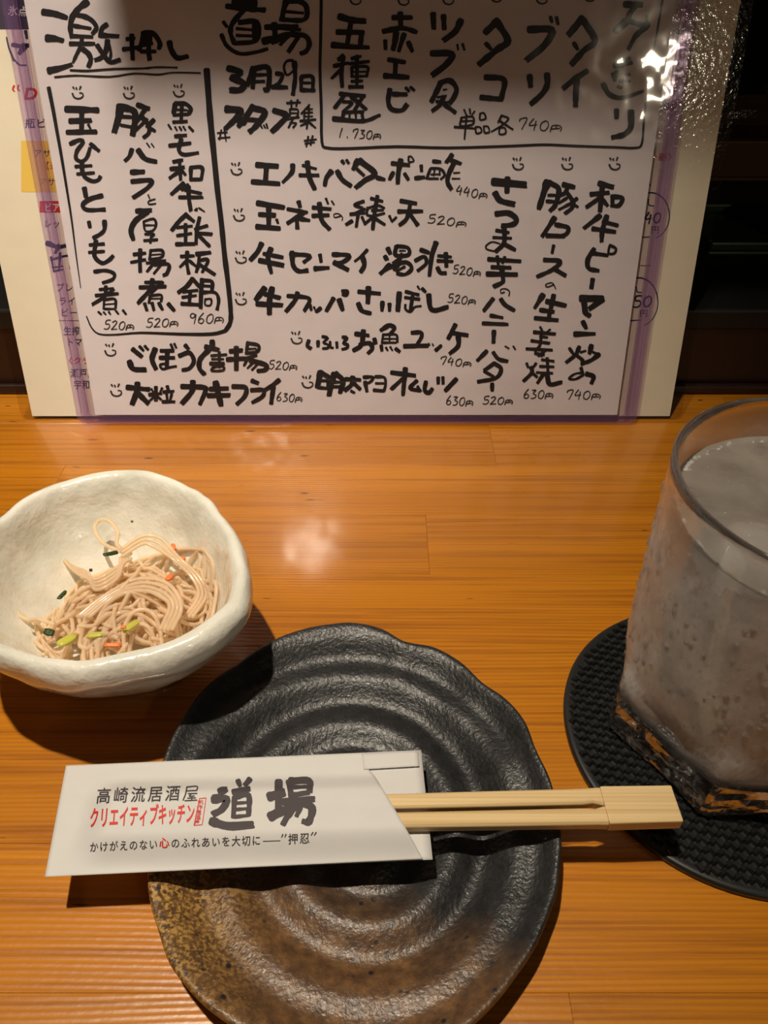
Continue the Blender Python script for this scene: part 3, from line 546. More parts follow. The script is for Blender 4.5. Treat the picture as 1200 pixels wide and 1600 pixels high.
rprint(M['navy'], lambda k: k.stroke([(94,396),(92,424)], 5, 3))
rprint(M['navy'], lambda k: k.stroke([(84,424),(98,421)], 4, 3))
def whitep(k):
    k.glyphs('氷点', 12, 24, 44, 26, 17, .016); k.glyphs('ビア', 69, 331, 94, 331, 15, .02)
for kk in (1,):
    k = Ink(lambda u, v, e=0: onm(u, v, YR, .00016+e)); whitep(k); k.done('print', M['white'], lam)

# ------------------------------------------------------------------ white stoneware bowl
def glaze():
    m = mat('white_glaze', (.80,.78,.70), .22); g = G(m)
    n1 = g.noise(g.coord((55,)*3), 1, 4); n2 = g.noise(g.coord((420,)*3), 1, 2)
    col = g.ramp(n1, [(.3, (.66,.66,.57)), (.62, (.84,.82,.74))])
    vo = g.n('ShaderNodeTexVoronoi', i_Scale=1.); g.l(g.coord((115,)*3), vo.inputs['Vector'])
    sp = g.n('ShaderNodeTexNoise', i_Scale=1.); g.l(g.coord((30,)*3), sp.inputs['Vector'])
    spk = g.math('MULTIPLY', g.ramp(vo.outputs['Distance'], [(.055, WH), (.085, BW)]), g.ramp(sp.outputs[0], [(.60, BW), (.62, WH)]))
    col = g.mix(spk, col, (.03,.025,.02)); g.l(col, g.b.inputs['Base Color'])
    g.bump(g.math('ADD', g.math('MULTIPLY', n1, 1.), g.math('MULTIPLY', n2, .12)), .7, .0024)
    g.b.inputs['Coat Weight'].default_value = .8; g.b.inputs['Coat Roughness'].default_value = .08
    return m
RZ = .047
trace = [(190,742),(250,752),(310,778),(362,835),(392,885),(397,925),(382,968),(330,1010),(270,1036),(180,1058),(100,1066),(40,1060),(-15,1040),(-60,1000),(-80,950),(-70,900),(-38,855),(0,822),(60,776),(130,750)]
BC = Vector((-.1010, .188))
pol = sorted([(math.atan2(p.y-BC.y, p.x-BC.x), math.hypot(p.x-BC.x, p.y-BC.y)) for p in (onz(u, v, RZ) for u, v in trace)])
def radial(pol):
    n = len(pol)
    def f(a):
        a = (a+PI) % (2*PI)-PI
        for i in range(n):
            a0, r0 = pol[i]; a1, r1 = pol[(i+1) % n]
            if i == n-1: a1 += 2*PI
            aa = a if a >= pol[0][0] else a+2*PI
            if a0 <= aa <= a1:
                t = (aa-a0)/(a1-a0); rm = pol[i-1][1]; rp = pol[(i+2) % n][1]
                am = pol[i-1][0]-(2*PI if i == 0 else 0); ap = pol[(i+2) % n][0]+(2*PI if i+2 >= n else 0)
                m0 = (r1-rm)/(a1-am)*(a1-a0); m1 = (rp-r0)/(ap-a0)*(a1-a0)
                return (2*t**3-3*t*t+1)*r0+(t**3-2*t*t+t)*m0+(-2*t**3+3*t*t)*r1+(t**3-t*t)*m1
        return pol[0][1]
    return f
RB_ = radial(pol)
bprof = [(.0,.003),(.36,.003),(.38,0),(.44,0),(.46,.004),(.56,.010),(.70,.018),(.82,.027),(.93,.037),(.985,.0425),(1.0,.0465),(.99,.0500),(.962,.0522),(.925,.0526),(.89,.0515),(.86,.0475),(.825,.040),(.76,.0315),(.64,.0225),(.5,.0160),(.34,.0125),(.18,.0110),(0,.0105)]
bpc = catmull([Vector(p) for p in bprof], 3)
NA = 144; V = []; Fc = []
for i, (fr, z) in enumerate(bpc):
    fr = max(fr, .0005)
    for k in range(NA):
        a = 2*PI*k/NA; R = RB_(a)
        Rb = R*fr**1 if fr > .6 else (R*(fr/.6)+.052*(1-fr/.6))*.6 if False else R*fr
        wob = noise.noise(Vector((math.cos(a)*2.2, math.sin(a)*2.2, z*40)))*.0012 + noise.noise(Vector((math.cos(a)*6, math.sin(a)*6, z*120+3)))*.0006
        zz = z + (z/.05)**2*(.0013*math.sin(2*a+.6)+.0008*noise.noise(Vector((math.cos(a)*3, math.sin(a)*3, 5))))
        if z < .004: wob = 0; zz = z
        V.append((BC.x+(Rb+wob)*math.cos(a), BC.y+(Rb+wob)*math.sin(a), zz+.00012))
for i in range(len(bpc)-1):
    for k in range(NA): k2 = (k+1) % NA; Fc.append((i*NA+k, i*NA+k2, (i+1)*NA+k2, (i+1)*NA+k))
tag(mesh('small_bowl', V, Fc, glaze(), smooth=True, origin=(BC.x, BC.y, 0)), 'white glazed uneven stoneware bowl holding the noodle salad, left of the counter', 'bowl')

# ------------------------------------------------------------------ glass noodle salad
def mound(x, y):
    dx, dy = (x-BC.x-.006)/.034, (y-BC.y+.002)/.030
    return .0145+.0205*max(0, 1-(dx*dx+dy*dy)**1.1)
def bowl_in(x, y):
    a = math.atan2(y-BC.y, x-BC.x); q = math.hypot(x-BC.x, y-BC.y)/RB_(a)
    tb = [(0,.0105),(.18,.011),(.34,.0125),(.5,.016),(.64,.0225),(.76,.0315),(.83,.040),(.9,.05)]
    for (a0, z0), (a1, z1) in zip(tb, tb[1:]):
        if q <= a1: return z0+(z1-z0)*(q-a0)/(a1-a0)
    return .05
noodle = mat('glass_noodle', (1.,.85,.66), .18, Transmission_Weight=.25, IOR=1.36, Subsurface_Radius=(.004,.003,.002), Subsurface_Scale=1.); g = G(noodle); g.b.inputs['Transmission Weight'].default_value = 0; g.b.inputs['Subsurface Weight'].default_value = 0; g.b.inputs['Coat Weight'].default_value = .6; g.b.inputs['Coat Roughness'].default_value = .06
_t = g.n('ShaderNodeBsdfTransparent'); _t.inputs[0].default_value = (1, .91, .76, 1); _l = g.n('ShaderNodeBsdfTranslucent'); _l.inputs[0].default_value = (1, .90, .74, 1)
_a = g.n('ShaderNodeMixShader'); _a.inputs[0].default_value = .38; g.l(_t.outputs[0], _a.inputs[1]); g.l(_l.outputs[0], _a.inputs[2])
_m = g.n('ShaderNodeMixShader'); _m.inputs[0].default_value = .62; g.l(g.b.outputs[0], _m.inputs[1]); g.l(_a.outputs[0], _m.inputs[2]); g.l(_m.outputs[0], g.t.nodes['Material Output'].inputs[0])
nb = MB(); rnd = random.Random(11)
def strand(pts, r=.00078, n=9):
    nb.add(tube(catmull([Vector(p) for p in pts], n), r, 7))
for i in range(150):
    lay = i/150
    ca, cr = rnd.uniform(0, 2*PI), math.sqrt(rnd.random())*.026
    cx, cy = BC.x+.006+cr*math.cos(ca), BC.y-.002+cr*math.sin(ca)*.86
    R = rnd.uniform(.005, .017); sweep = rnd.uniform(1.6, 5.2); a0 = rnd.uniform(0, 2*PI); ecc = rnd.uniform(.45, 1); rot = rnd.uniform(0, PI)
    P = []
    for k in range(9):
        t = k/8; a = a0+sweep*t; rr = R*(1+.35*math.sin(3*t+ca))
        px, py = rr*math.cos(a), rr*ecc*math.sin(a)
        x = cx+px*math.cos(rot)-py*math.sin(rot); y = cy+px*math.sin(rot)+py*math.cos(rot)
        # keep inside the heap
        dx, dy = x-BC.x-.006, y-BC.y+.002; q = math.hypot(dx/.0335, dy/.0300)
        if q > 1: x = BC.x+.006+dx/q; y = BC.y-.002+dy/q
        z = max(mound(x, y)-(1-lay)*.008+rnd.uniform(-.0012, .0022), bowl_in(x, y)+.0026)
        P.append((x, y, z))
    strand(P)
def np_(u, v, z): p = onz(u, v, z); return (p.x, p.y, z)
# strands the photograph shows singly: two loose ends at the left, the standing loop at the top, big arcs on the heap
strand([np_(62,972,.026), np_(38,966,.026), np_(22,950,.027), np_(15,932,.028)], .0009)
strand([np_(85,976,.027), np_(62,968,.027), np_(42,970,.029)], .0008)
strand([np_(190,862,.036), np_(163,850,.036), np_(148,828,.037), np_(156,813,.039), np_(172,815,.040), np_(184,832,.039), np_(183,852,.037), np_(205,866,.036)], .0008)
for s in range(4):
    o = s*6; z = .0365
    strand([np_(120+o,965,z-.003), np_(165+o,930,z-.001), np_(215+o*.6,905+o,z), np_(262-o*.5,912+o*1.2,z), np_(283-o,948,z-.002), np_(268-o,985,z-.006)], .00075)
for s in range(3):
    o = s*6; z = .037
    strand([np_(190,858+o,z), np_(222,838+o,z+.001), np_(252-o,842+o,z), np_(280-o,872,z-.002), np_(310-o,900,z-.006), np_(322-o,930,z-.009), np_(300-o,965,z-.010)], .00072)
for s in range(4):
    o = s*5.5; z = .034
    strand([np_(110+o,1005,z-.01), np_(135+o,975,z-.005), np_(170,962+o,z-.003), np_(192-o*.5,985,z-.006), np_(196-o,1008,z-.011)], .00072)
for s in range(4):
    o = s*5.5; z = .036
    strand([np_(95+o,870+o,z-.012), np_(120+o,895,z-.004), np_(150,905+o,z), np_(185,885+o,z+.001), np_(205-o,872,z)], .0007)
tag(mesh('glass_noodles', nb.v, nb.f, noodle, smooth=True), 'tangled heap of translucent glass noodles in the white bowl', 'noodles', kind='stuff')
def bit(name, px, z, size, m, label, cat, rot=0, grp=None):
    bm = bmesh.new(); bmesh.ops.create_cube(bm, size=1); bmesh.ops.subdivide_edges(bm, edges=bm.edges[:], cuts=3, use_grid_fill=True)
    for q in bm.verts:
        p = q.co; p.z += .35*(p.x**2)*(1 if size[2] < size[0] else 0); l = p.length
        q.co = Vector((p.x*size[0], p.y*size[1]*(1-.9*p.x*p.x), p.z*size[2]))*(1+.25*noise.noise(p*3+Vector((px[0], 0, 0))))
    me = bpy.data.meshes.new(name); bm.to_mesh(me); bm.free(); me.materials.append(m); me.polygons.foreach_set('use_smooth', [True]*len(me.polygons))
    size_k = .66; me.transform(Matrix.Scale(size_k, 4)); o = link(bpy.data.objects.new(name, me)); p = onz(px[0], px[1], z-.0012); o.location = p; o.rotation_euler = (.2, .15, rot)
    return tag(o, label, cat, grp)
gd = mat('seaweed_green', (.025,.055,.012), .25); gl = mat('pale_cabbage', (.55,.52,.08), .3, Subsurface_Weight=.2); orr = mat('orange_crab', (.85,.20,.05), .4); blk = mat('sesame_black', (.02,.015,.012), .4); pk = mat('carrot_orange', (.9,.42,.10), .4)
bit('seaweed_strip', (173,865), .0385, (.0075,.0020,.0012), gd, 'dark green sliver on top of the noodles beside the standing loop', 'seaweed', .5)
bit('seaweed_strip', (97,930), .0345, (.0065,.0022,.0012), gd, 'green sliver upright at the left side of the noodle heap', 'seaweed', 1.35)
bit('seaweed_strip', (77,988), .0300, (.0050,.0035,.0014), gd, 'dark green square flake low at the left foot of the noodles', 'seaweed', -.2)
bit('cucumber_strip', (203,979), .0345, (.0095,.0036,.0018), gl, 'yellow-green vegetable strip in the front middle of the noodles', 'vegetable', 1.0)
bit('cucumber_strip', (105,1000), .0285, (.0105,.0048,.0018), gl, 'yellow-green vegetable strip at the lower left of the noodles', 'vegetable', .9)
bit('cucumber_strip', (150,992), .0310, (.0085,.0030,.0016), gl, 'yellow-green vegetable strip half buried under the front noodle arc', 'vegetable', .3)
bit('crab_shred', (271,856), .0335, (.0055,.0026,.0022), orr, 'orange shred at the top right edge of the noodles', 'crab stick', 1.9)
bit('crab_shred', (281,874), .0315, (.0060,.0030,.0022), orr, 'larger orange shred just below the first at the right of the heap', 'crab stick', .4)
bit('crab_shred', (265,903), .0350, (.0052,.0026,.0018), orr, 'orange shred under the arcs at the right of the heap', 'crab stick', 1.2)
bit('crab_shred', (193,980), .0375, (.0026,.0018,.0014), orr, 'tiny red-orange fleck on the yellow-green strip', 'crab stick', .2)
bit('crab_shred', (177,1008), .0285, (.0080,.0022,.0016), orr, 'orange shred at the front foot of the noodles near the rim', 'crab stick', .1)
bit('sesame_seed', (142,891), .0395, (.0016,.0013,.0012), blk, 'black speck lying on the upper left noodles', 'seed', .3)
fp = bit('carrot_crumb', (219,791), .0378, (.0030,.0024,.0016), pk, 'tiny orange crumb stuck on the far inner wall of the bowl', 'crumb', .2)

# ------------------------------------------------------------------ dark ridged plate
def plate_mat():
    m = mat('black_bronze_glaze', (.02,.02,.022), .32); g = G(m)
    tc = g.n('ShaderNodeTexCoord'); sep = g.n('ShaderNodeSeparateXYZ'); g.l(tc.outputs['Object'], sep.inputs[0])
    # bronze glaze runs in from the lower left edge of the plate
    d = g.math('ADD', g.math('MULTIPLY', sep.outputs[0], -.5), g.math('MULTIPLY', sep.outputs[1], -1.))
    nn = g.noise(g.coord((38,)*3), 1, 4); fine = g.noise(g.coord((900,)*3), 1, 2); mid = g.noise(g.coord((260,)*3), 1, 3)
    d = g.math('ADD', d, g.math('MULTIPLY', g.math('SUBTRACT', nn, .5), .035))
    msk = g.ramp(g.math('MULTIPLY', d, 10.), [(.12, BW), (.34, WH)])
    br = g.ramp(mid, [(.35, (.075,.036,.015)), (.55, (.125,.062,.024)), (.72, (.19,.095,.032))])
    lft = g.ramp(g.math('MULTIPLY', sep.outputs[0], -12.), [(.25, BW), (.62, WH)])
    br = g.mix(g.math('MULTIPLY', lft, g.ramp(fine, [(.45, BW), (.62, WH)])), br, (.42,.24,.055))
    vo = g.n('ShaderNodeTexVoronoi', i_Scale=1.); g.l(g.coord((230,)*3), vo.inputs['Vector'])
    cl = g.noise(g.coord((70,)*3), 1, 1)
    br = g.mix(g.math('MULTIPLY', g.ramp(vo.outputs['Distance'], [(.13, WH), (.22, BW)]), g.ramp(cl, [(.48, BW), (.55, WH)])), br, (.012,.010,.010))
    col = g.mix(msk, g.ramp(mid, [(.3, (.008,.009,.010)), (.75, (.022,.023,.025))]), br)
    g.l(col, g.b.inputs['Base Color'])
    g.l(g.ramp(fine, [(.3, (.36,.36,.36)), (.8, (.54,.54,.54))]), g.b.inputs['Roughness'])
    pits = g.noise(g.coord((760, 760, 760)), 1, 2)
    g.bump(g.math('ADD', g.math('MULTIPLY', pits, .8), g.math('MULTIPLY', mid, .5)), .6, .0006)
    g.b.inputs['Specular IOR Level'].default_value = .6
    return m
PZ = .0175
ptr = [(480,62),(540,52),(600,47),(680,62),(740,92),(820,105),(890,142),(950,200),(1012,248),(1060,310),(1090,390),(1128,470),(1148,540),(1160,620),(1158,700),(1150,760),(1125,830),(1095,900),(1040,985),(990,1050),(930,1110),(840,1175),(740,1225),(600,1240),(480,1220),(350,1168),(280,1125),(205,1070),(150,1010),(108,950),(80,870),(58,800),(48,740),(50,650),(62,560),(82,440),(95,410),(120,350),(150,300),(182,250),(230,200),(288,160),(330,127),(400,88)]
PC = Vector((-.0085, .1120))
pp = [onz(200+x/1.714, 940+y/1.714, PZ) for x, y in ptr]
PR = radial(sorted([(math.atan2(p.y-PC.y, p.x-PC.x), math.hypot(p.x-PC.x, p.y-PC.y)) for p in pp]))
NA, NR = 220, 90; V = []; Fc = []
def plate_h(q, R, a):
    r = q*R
    # spiral thrower's ridges, then the turned-up rim
    base = .0062 + .0098*max(0, (q-.60)/.40)**1.6
    amp = .0016*(1-.25*q)*min(1, r/.008)*(1 if q < .86 else max(0, (1-q)/.14))
    rr = r + .0011*math.sin(2*a+.8)+.0012*noise.noise(Vector((math.cos(a)*1.3, math.sin(a)*1.3, 7)))
    return base + amp*math.cos(2*PI*rr/.0175 - a*1.0 + 1.2)
rows = []
for j in range(NR+1): rows.append(('t', j/NR))
for z_off, qf in ((-.0007, 1.007), (-.0020, 1.008), (-.0034, .998), (-.0050, .97), (-.0085, .88), (-.0125, .74)): rows.append(('u', (z_off, qf)))
for zz, qf in ((.0012, .62), (.0001, .60), (.0001, .54), (.0022, .52), (.0028, .3), (.0028, .002)): rows.append(('b', (zz, qf)))
for kind, val in rows:
    for k in range(NA):
        a = 2*PI*k/NA; R = PR(a)
        wz = .0011*math.sin(3*a+1)+.0008*math.sin(5*a)
        if kind == 't':
            q = max(val, .002); z = plate_h(q, R, a)+wz*q**3 - (.0008*((q-.965)/.035)**2 if q > .965 else 0)
        elif kind == 'u': q = val[1]; z = plate_h(1, R, a)+wz-.0008+val[0]; z = max(z, .0008)
        else: q = val[1]; z = val[0]
        V.append((PC.x+q*R*math.cos(a), PC.y+q*R*math.sin(a), z))
for i in range(len(rows)-1):
    for k in range(NA): k2 = (k+1) % NA; Fc.append((i*NA+k, (i+1)*NA+k, (i+1)*NA+k2, i*NA+k2))
tag(mesh('ridged_plate', V, Fc, plate_mat(), smooth=True, origin=(PC.x, PC.y, 0)), 'black and bronze stoneware plate with spiral ridges, under the chopstick sleeve', 'plate')

# ------------------------------------------------------------------ waribashi chopsticks and their paper sleeve
SZ = .0188
def bamboo():
    m = mat('pale_bamboo', (.80,.60,.33), .5); g = G(m)
    n1 = g.noise(g.coord((6, 900, 500)), 1, 3)
    g.l(g.ramp(n1, [(.3, (.55,.37,.16)), (.6, (.70,.52,.27))]), g.b.inputs['Base Color']); g.bump(n1, .2, .0002); return m
BAM = bamboo()
zc = SZ+.0027
E0 = onz(1054, 1226, zc+.002); E1 = onz(1063, 1285, zc+.002)
T0 = onz(597, 1233, zc+.002); B0 = onz(640, 1297, zc+.002)
ex = ((E0-T0)+(E1-B0)); ex.z = 0; ex.normalize(); ey = Vector((-ex.y, ex.x, 0))
mid = (E0+E1)/2; mid.z = zc; HW = abs((E0-E1).dot(ey))/2
ch = tag(empty('disposable_chopsticks', (mid.x, mid.y, SZ+.0003)), 'unsplit pale bamboo chopsticks sticking out of the paper sleeve across the plate', 'chopsticks')
Lc, Lh, TH = .163, .0215, .0045
def chop(side):
    # cross-sections along the stick: x back from the head, inner and outer edge
    V = []; Fc = []
    st = [(-Lh, .00005, HW*.99, 1), (-Lh-.003, .0009, HW*.97, .97), (-Lh-.006, .0006, HW*.96, .93), (-.09, .0006, HW*.88, .9), (-Lc, .0008, HW*.55, .62)]
    n = 8
    for x, yi, yo, th in st:
        c = (yi+yo)/2*side; w = (yo-yi)/2; h = TH/2*th; r = min(w, h)*.35
        ring_ = [(w, -h+r), (w, h-r), (w-r, h), (-w+r, h), (-w, h-r), (-w, -h+r), (-w+r, -h), (w-r, -h)]
        for a, b in ring_: V.append(mid+ex*x+ey*(c+a)+Vector((0, 0, b)))
    for i in range(len(st)-1):
        for k in range(n): k2 = (k+1) % n; Fc.append((i*n+k, i*n+k2, (i+1)*n+k2, (i+1)*n+k))
    Fc.append(tuple(range(n))[::-1]); Fc.append(tuple((len(st)-1)*n+k for k in range(n)))
    return V, Fc
for sd in (1, -1):
    v, f = chop(sd); bevel(mesh('stick', v, f, BAM, ch), .0002, 1)
V = []
for x, h2, w in ((0, TH/2, HW-.0002), (-Lh*.999, TH/2, HW)):
    V += [mid+ex*x+ey*(sy*w)+Vector((0, 0, sz*h2)) for sy, sz in ((-1,-1),(1,-1),(1,1),(-1,1))]
o = mesh('joined_head', V, [(0,3,2,1),(4,5,6,7),(0,1,5,4),(1,2,6,5),(2,3,7,6),(3,0,4,7)], BAM, ch); bevel(o, .0004, 2)
# sleeve: back panel, folded-over front panel with its slanting edge, narrow flap
def sm(t): t = max(0, min(1, t)); return t*t*(3-2*t)
def bulge(p):
    """height of the front paper over the back paper: it rises over the sticks inside"""
    d = p-mid; x = d.dot(ex); y = abs(d.dot(ey))
    k = max(0, min(1, (x+Lc+.014)/.013)) if x < 0 else 1
    return (.0004 + (TH+.0009)*sm(1-max(0, y-HW*.9)/.0090)*sm(k))
cTL, cTR, cBR, cBL = (103,1196), (658,1172), (676,1343), (70,1370)
def sheetgrid(name, quad, zf, m, parent, nx=48, ny=28, cut=None, thick=.00009, label=None):
    """a thin paper panel over a photo-pixel quad TL TR BR BL"""
    V = []; Fc = []; a, b, c, d = [Vector(p) for p in (quad or [(0, 0)]*4)]
    for j in range(ny+1):
        for i in range(nx+1):
            s, t = i/nx, j/ny
            if cut: px = cut(s, t)
            else: px = (a*(1-s)+b*s)*(1-t)+(d*(1-s)+c*s)*t
            z = SZ
            for _ in range(12): z = zf(onz(px[0], px[1], z))
            p = onz(px[0], px[1], z); V.append(Vector((p.x, p.y, z)))
    n = len(V); W_ = nx+1
    V += [v-Vector((0, 0, thick)) for v in V]
    for j in range(ny):
        for i in range(nx): q = j*W_+i; Fc.append((q, q+W_, q+W_+1, q+1)); Fc.append((n+q, n+q+1, n+q+W_+1, n+q+W_))
    for i in range(nx): Fc.append((i, i+1, n+i+1, n+i)); q = ny*W_+i; Fc.append((q, n+q, n+q+1, q+1))
    for j in range(ny): q = j*W_; Fc.append((q, n+q, n+q+W_, q+W_)); q = j*W_+nx; Fc.append((q, q+W_, n+q+W_, n+q))
    o = mesh(name, V, Fc, m, parent, smooth=True)
    if label: o['label'] = label
    return o
slv = tag(empty('chopstick_sleeve', (mid.x-.1, mid.y, SZ-.0002)), 'white paper chopstick sleeve printed in black and red, lying across the plate', 'paper sleeve')
sheetgrid('back_panel', (cTL, cTR, cBR, cBL), lambda p: SZ, M['sleeve'], slv, 40, 20)
def zfront(p): return SZ+.00018+bulge(p)
zmid = zc+TH/2+.0004
def frontcut(s, t):
    yl = Vector((103,1196))*(1-t)+Vector((70,1370))*t
    # right edge: square corner under the flap, then a long slant to the lower corner
    R0, R1 = Vector((573,1176)), Vector((659,1341))
    if t < .14: r = Vector((573+(576-573)*t/.14, 1176+26*t/.14))
    else: q = (t-.14)/.86; r = Vector((576+ (659-576)*q**.93 + 2*min(1, q*12), 1202+ (1342-1202)*q))
    l = yl; y = l.y+(r.y-l.y)*s
    return (l.x+(r.x-l.x)*s, y)
sheetgrid('front_panel', None, zfront, M['sleeve'], slv, 90, 64, cut=frontcut)
sheetgrid('top_flap', ((565,1177.5),(653,1173.5),(655,1197),(568,1202)), lambda p: SZ+.0009, M['sleeve'], slv, 12, 6)
def putS(u, v, e=0):
    z = SZ
    for _ in range(12): z = zfront(onz(u, v, z))
    p = onz(u, v, z); return Vector((p.x, p.y, z+.00016+e))
k = Ink(putS, 4); k.glyphs('高崎流居酒', 149, 1256, 284, 1251, 26, .010, .16, .86)
for q in ([(292,1230),(308,1229),(307,1236)], [(291,1236),(307,1235.5)], [(292,1230),(290,1241),(286,1251)], [(294,1240.5),(308,1240)], [(299,1240.5),(296,1244.5),(304,1244)], [(293,1247.5),(306,1247)], [(300,1244),(299.5,1251)], [(289,1251.5),(308,1250.5)]): k.stroke(q, 1.9, 1.9, 0)
k.done('lettering', M['softblack'], slv)
k = Ink(putS, 4)
k.glyphs('クリエイティブ', 139, 1294, 247, 1289, 34, .022, .12, .95); k.glyphs('キッチン', 246, 1289, 304, 1286, 34, .022, .12, .95)
for a, b in (((312,1248),(322,1247)), ((322,1247),(316,1289)), ((316,1289),(303,1290)), ((303,1290),(312,1248))): k.stroke([a, b], 1.1, 1.1, 0)
for i, chx in enumerate('創作居酒屋'): k.glyphs(chx, 309-i*1.4, 1257.5+i*8, 318.5-i*1.4, 1257+i*8, 8, .012)
k.glyphs('心', 249, 1326, 266, 1325, 18, .022)
k.done('lettering', M['red'], slv)
k = Ink(putS, 4); k.glyphs('かけがえのない', 140, 1332, 248, 1327, 17, .012, .05, .9); k.glyphs('のふれあいを大切に', 267, 1326, 409, 1321, 17, .012, .05, .9)
k.stroke([(411,1315),(438,1314)], 1.2, 1.2, 0); k.glyphs('押忍', 450, 1320, 486, 1318, 18, .012, .05, .9)
for x, y in ((442,1304),(447,1304)): k.stroke([(x,y),(x-2,y+5)], 2, 1.4, 0)
for x, y in ((489,1301),(494,1301)): k.stroke([(x,y),(x-3,y+5)], 2, 1.4, 0)
k.done('lettering', M['softblack'], slv)
WMUL = 1.12
k = Ink(putS, 4)   # the big brushed shop name, notes taken at 3.077x from (130, 1180)
k.marks('34 660,175 690,165/36 628,215 690,212 668,260 625,285/40:44 620,320 700,342 815,335/26:20 745,125 755,150/26 800,118 778,145/30 725,178 800,162/24 760,170 748,200/26 728,205 722,300/28 735,200 795,195 795,290/16 735,232 790,228/16 735,262 790,258/18 728,298 795,290/30 630,205 660,200'
        '/34 940,130 938,290/44 900,200 965,180/46 905,295 965,262/30 990,130 1000,195/34 1000,125 1085,125 1088,178/20 1000,155 1080,152/26 995,195 1085,180/34 965,225 1110,212/36 1010,240 925,292/34 1025,240 985,290 960,335/36 1050,230 1100,255 1085,320 1055,318/24 1045,250 1025,295', 130, 1180, 3.077, .3)
k.done('lettering', M['softblack'], slv)

# ------------------------------------------------------------------ knitted-look black coaster
CC = Vector((.1215, .1490)); CR = .0572
cst = tag(empty('coaster', (CC.x, CC.y, 0)), 'round black woven-pattern rubber coaster under the highball glass', 'coaster')
rub = mat('black_rubber', (.010,.011,.011), .42)
v, f = lathe([(.0001,.00012),(CR-.001,.00012),(CR,.0009),(CR,.0022),(CR-.0008,.0030),(CR-.0022,.0027),(.0001,.0027)], 96, CC.x, CC.y); mesh('base_disc', v, f, rub, cst, smooth=True)
kb = MB(); r2 = random.Random(5)
pu, pv = .0042, .0031
th = math.radians(-14)
for i in range(-16, 17):
    for j in range(-21, 22):
        for sd in (-1, 1):
            x, y = i*pu+sd*pu*.24+(pu/2 if j % 2 else 0), j*pv
            if math.hypot(x, y) > CR-.0026: continue
            if math.hypot(CC.x+x*math.cos(th)-y*math.sin(th)-.12, CC.y+x*math.sin(th)+y*math.cos(th)-.153) < .0345: continue      # pressed flat under the glass
            an = sd*.75+r2.uniform(-.15, .15); V = []; hh = .0017*r2.uniform(.8, 1.2)
            for a, b, zz in ((-1,-.5,0),(1,-.5,0),(1,.5,0),(-1,.5,0),(-.75,-.25,1),(.75,-.25,.55),(.75,.25,.55),(-.75,.25,1)):
                lx, ly = b*pu*.52, a*pv*.52
                V.append((x+lx*math.cos(an)-ly*math.sin(an), y+lx*math.sin(an)+ly*math.cos(an), .0026+zz*hh))
            V = [(CC.x+p*math.cos(th)-q*math.sin(th), CC.y+p*math.sin(th)+q*math.cos(th), z) for p, q, z in V]
            kb.add((V, [(4,5,6,7),(0,1,5,4),(1,2,6,5),(2,3,7,6),(3,0,4,7)]))
tag(mesh('woven_relief', kb.v, kb.f, rub, cst), kind='stuff')

# ------------------------------------------------------------------ highball glass, drink, ice
GC = Vector((.1200, .1530)); GZ = .0029; GH = .1076
R0, R1 = .0385, .0425
HEX = [math.radians(a) for a in (185, 241, 301, 1, 61, 121)]
def outer(z): return R0+(R1-R0)*(z/GH)
def hexr(a, R):      # hexagon with clipped corners
    d = min(abs((a-h+PI) % (2*PI)-PI) for h in HEX)          # angle from nearest corner
    face = math.cos(PI/6)/math.cos(PI/6-d)
    return R*1.085*min(face, .985)
def gr(r, z, a):
    zz = z-GZ; k = max(0, min(1, (.036-zz)/.016)); k = k*k*(3-2*k)
    tw = .0010*math.sin(a*6+zz*260)*k
    return r*(1-k)+hexr(a, r)*k+tw*.5
gprof = [(0.0001, GZ), (R0*.80, GZ), (R0*.97, GZ+.0006), (R0*1.0, GZ+.003)]
for i in range(1, 26): z = .003+(GH-.004)*i/25; gprof.append((outer(z), GZ+z))
gprof += [(R1-.0004, GZ+GH-.0002), (R1-.0009, GZ+GH), (R1-.0014, GZ+GH-.0004)]
ZI = .0150
def inner(z): return outer(z)-.0017
for i in range(25, 0, -1): z = ZI+.004+(GH-ZI-.005)*i/25; gprof.append((inner(z), GZ+z))
gprof += [(inner(ZI)-.001, GZ+ZI+.0015), (inner(ZI)-.004, GZ+ZI), (.0001, GZ+ZI-.001)]
n = 120; V = []; Fc = []
for idx, (r, z) in enumerate(gprof):
    outerside = idx < 29
    for k in range(n):
        a = 2*PI*k/n; rr = gr(r, z, a) if outerside and r > .001 else (r if not outerside else r)
        V.append((GC.x+rr*math.cos(a), GC.y+rr*math.sin(a), z))
for i in range(len(gprof)-1):
    for k in range(n): k2 = (k+1) % n; Fc.append((i*n+k, i*n+k2, (i+1)*n+k2, (i+1)*n+k))
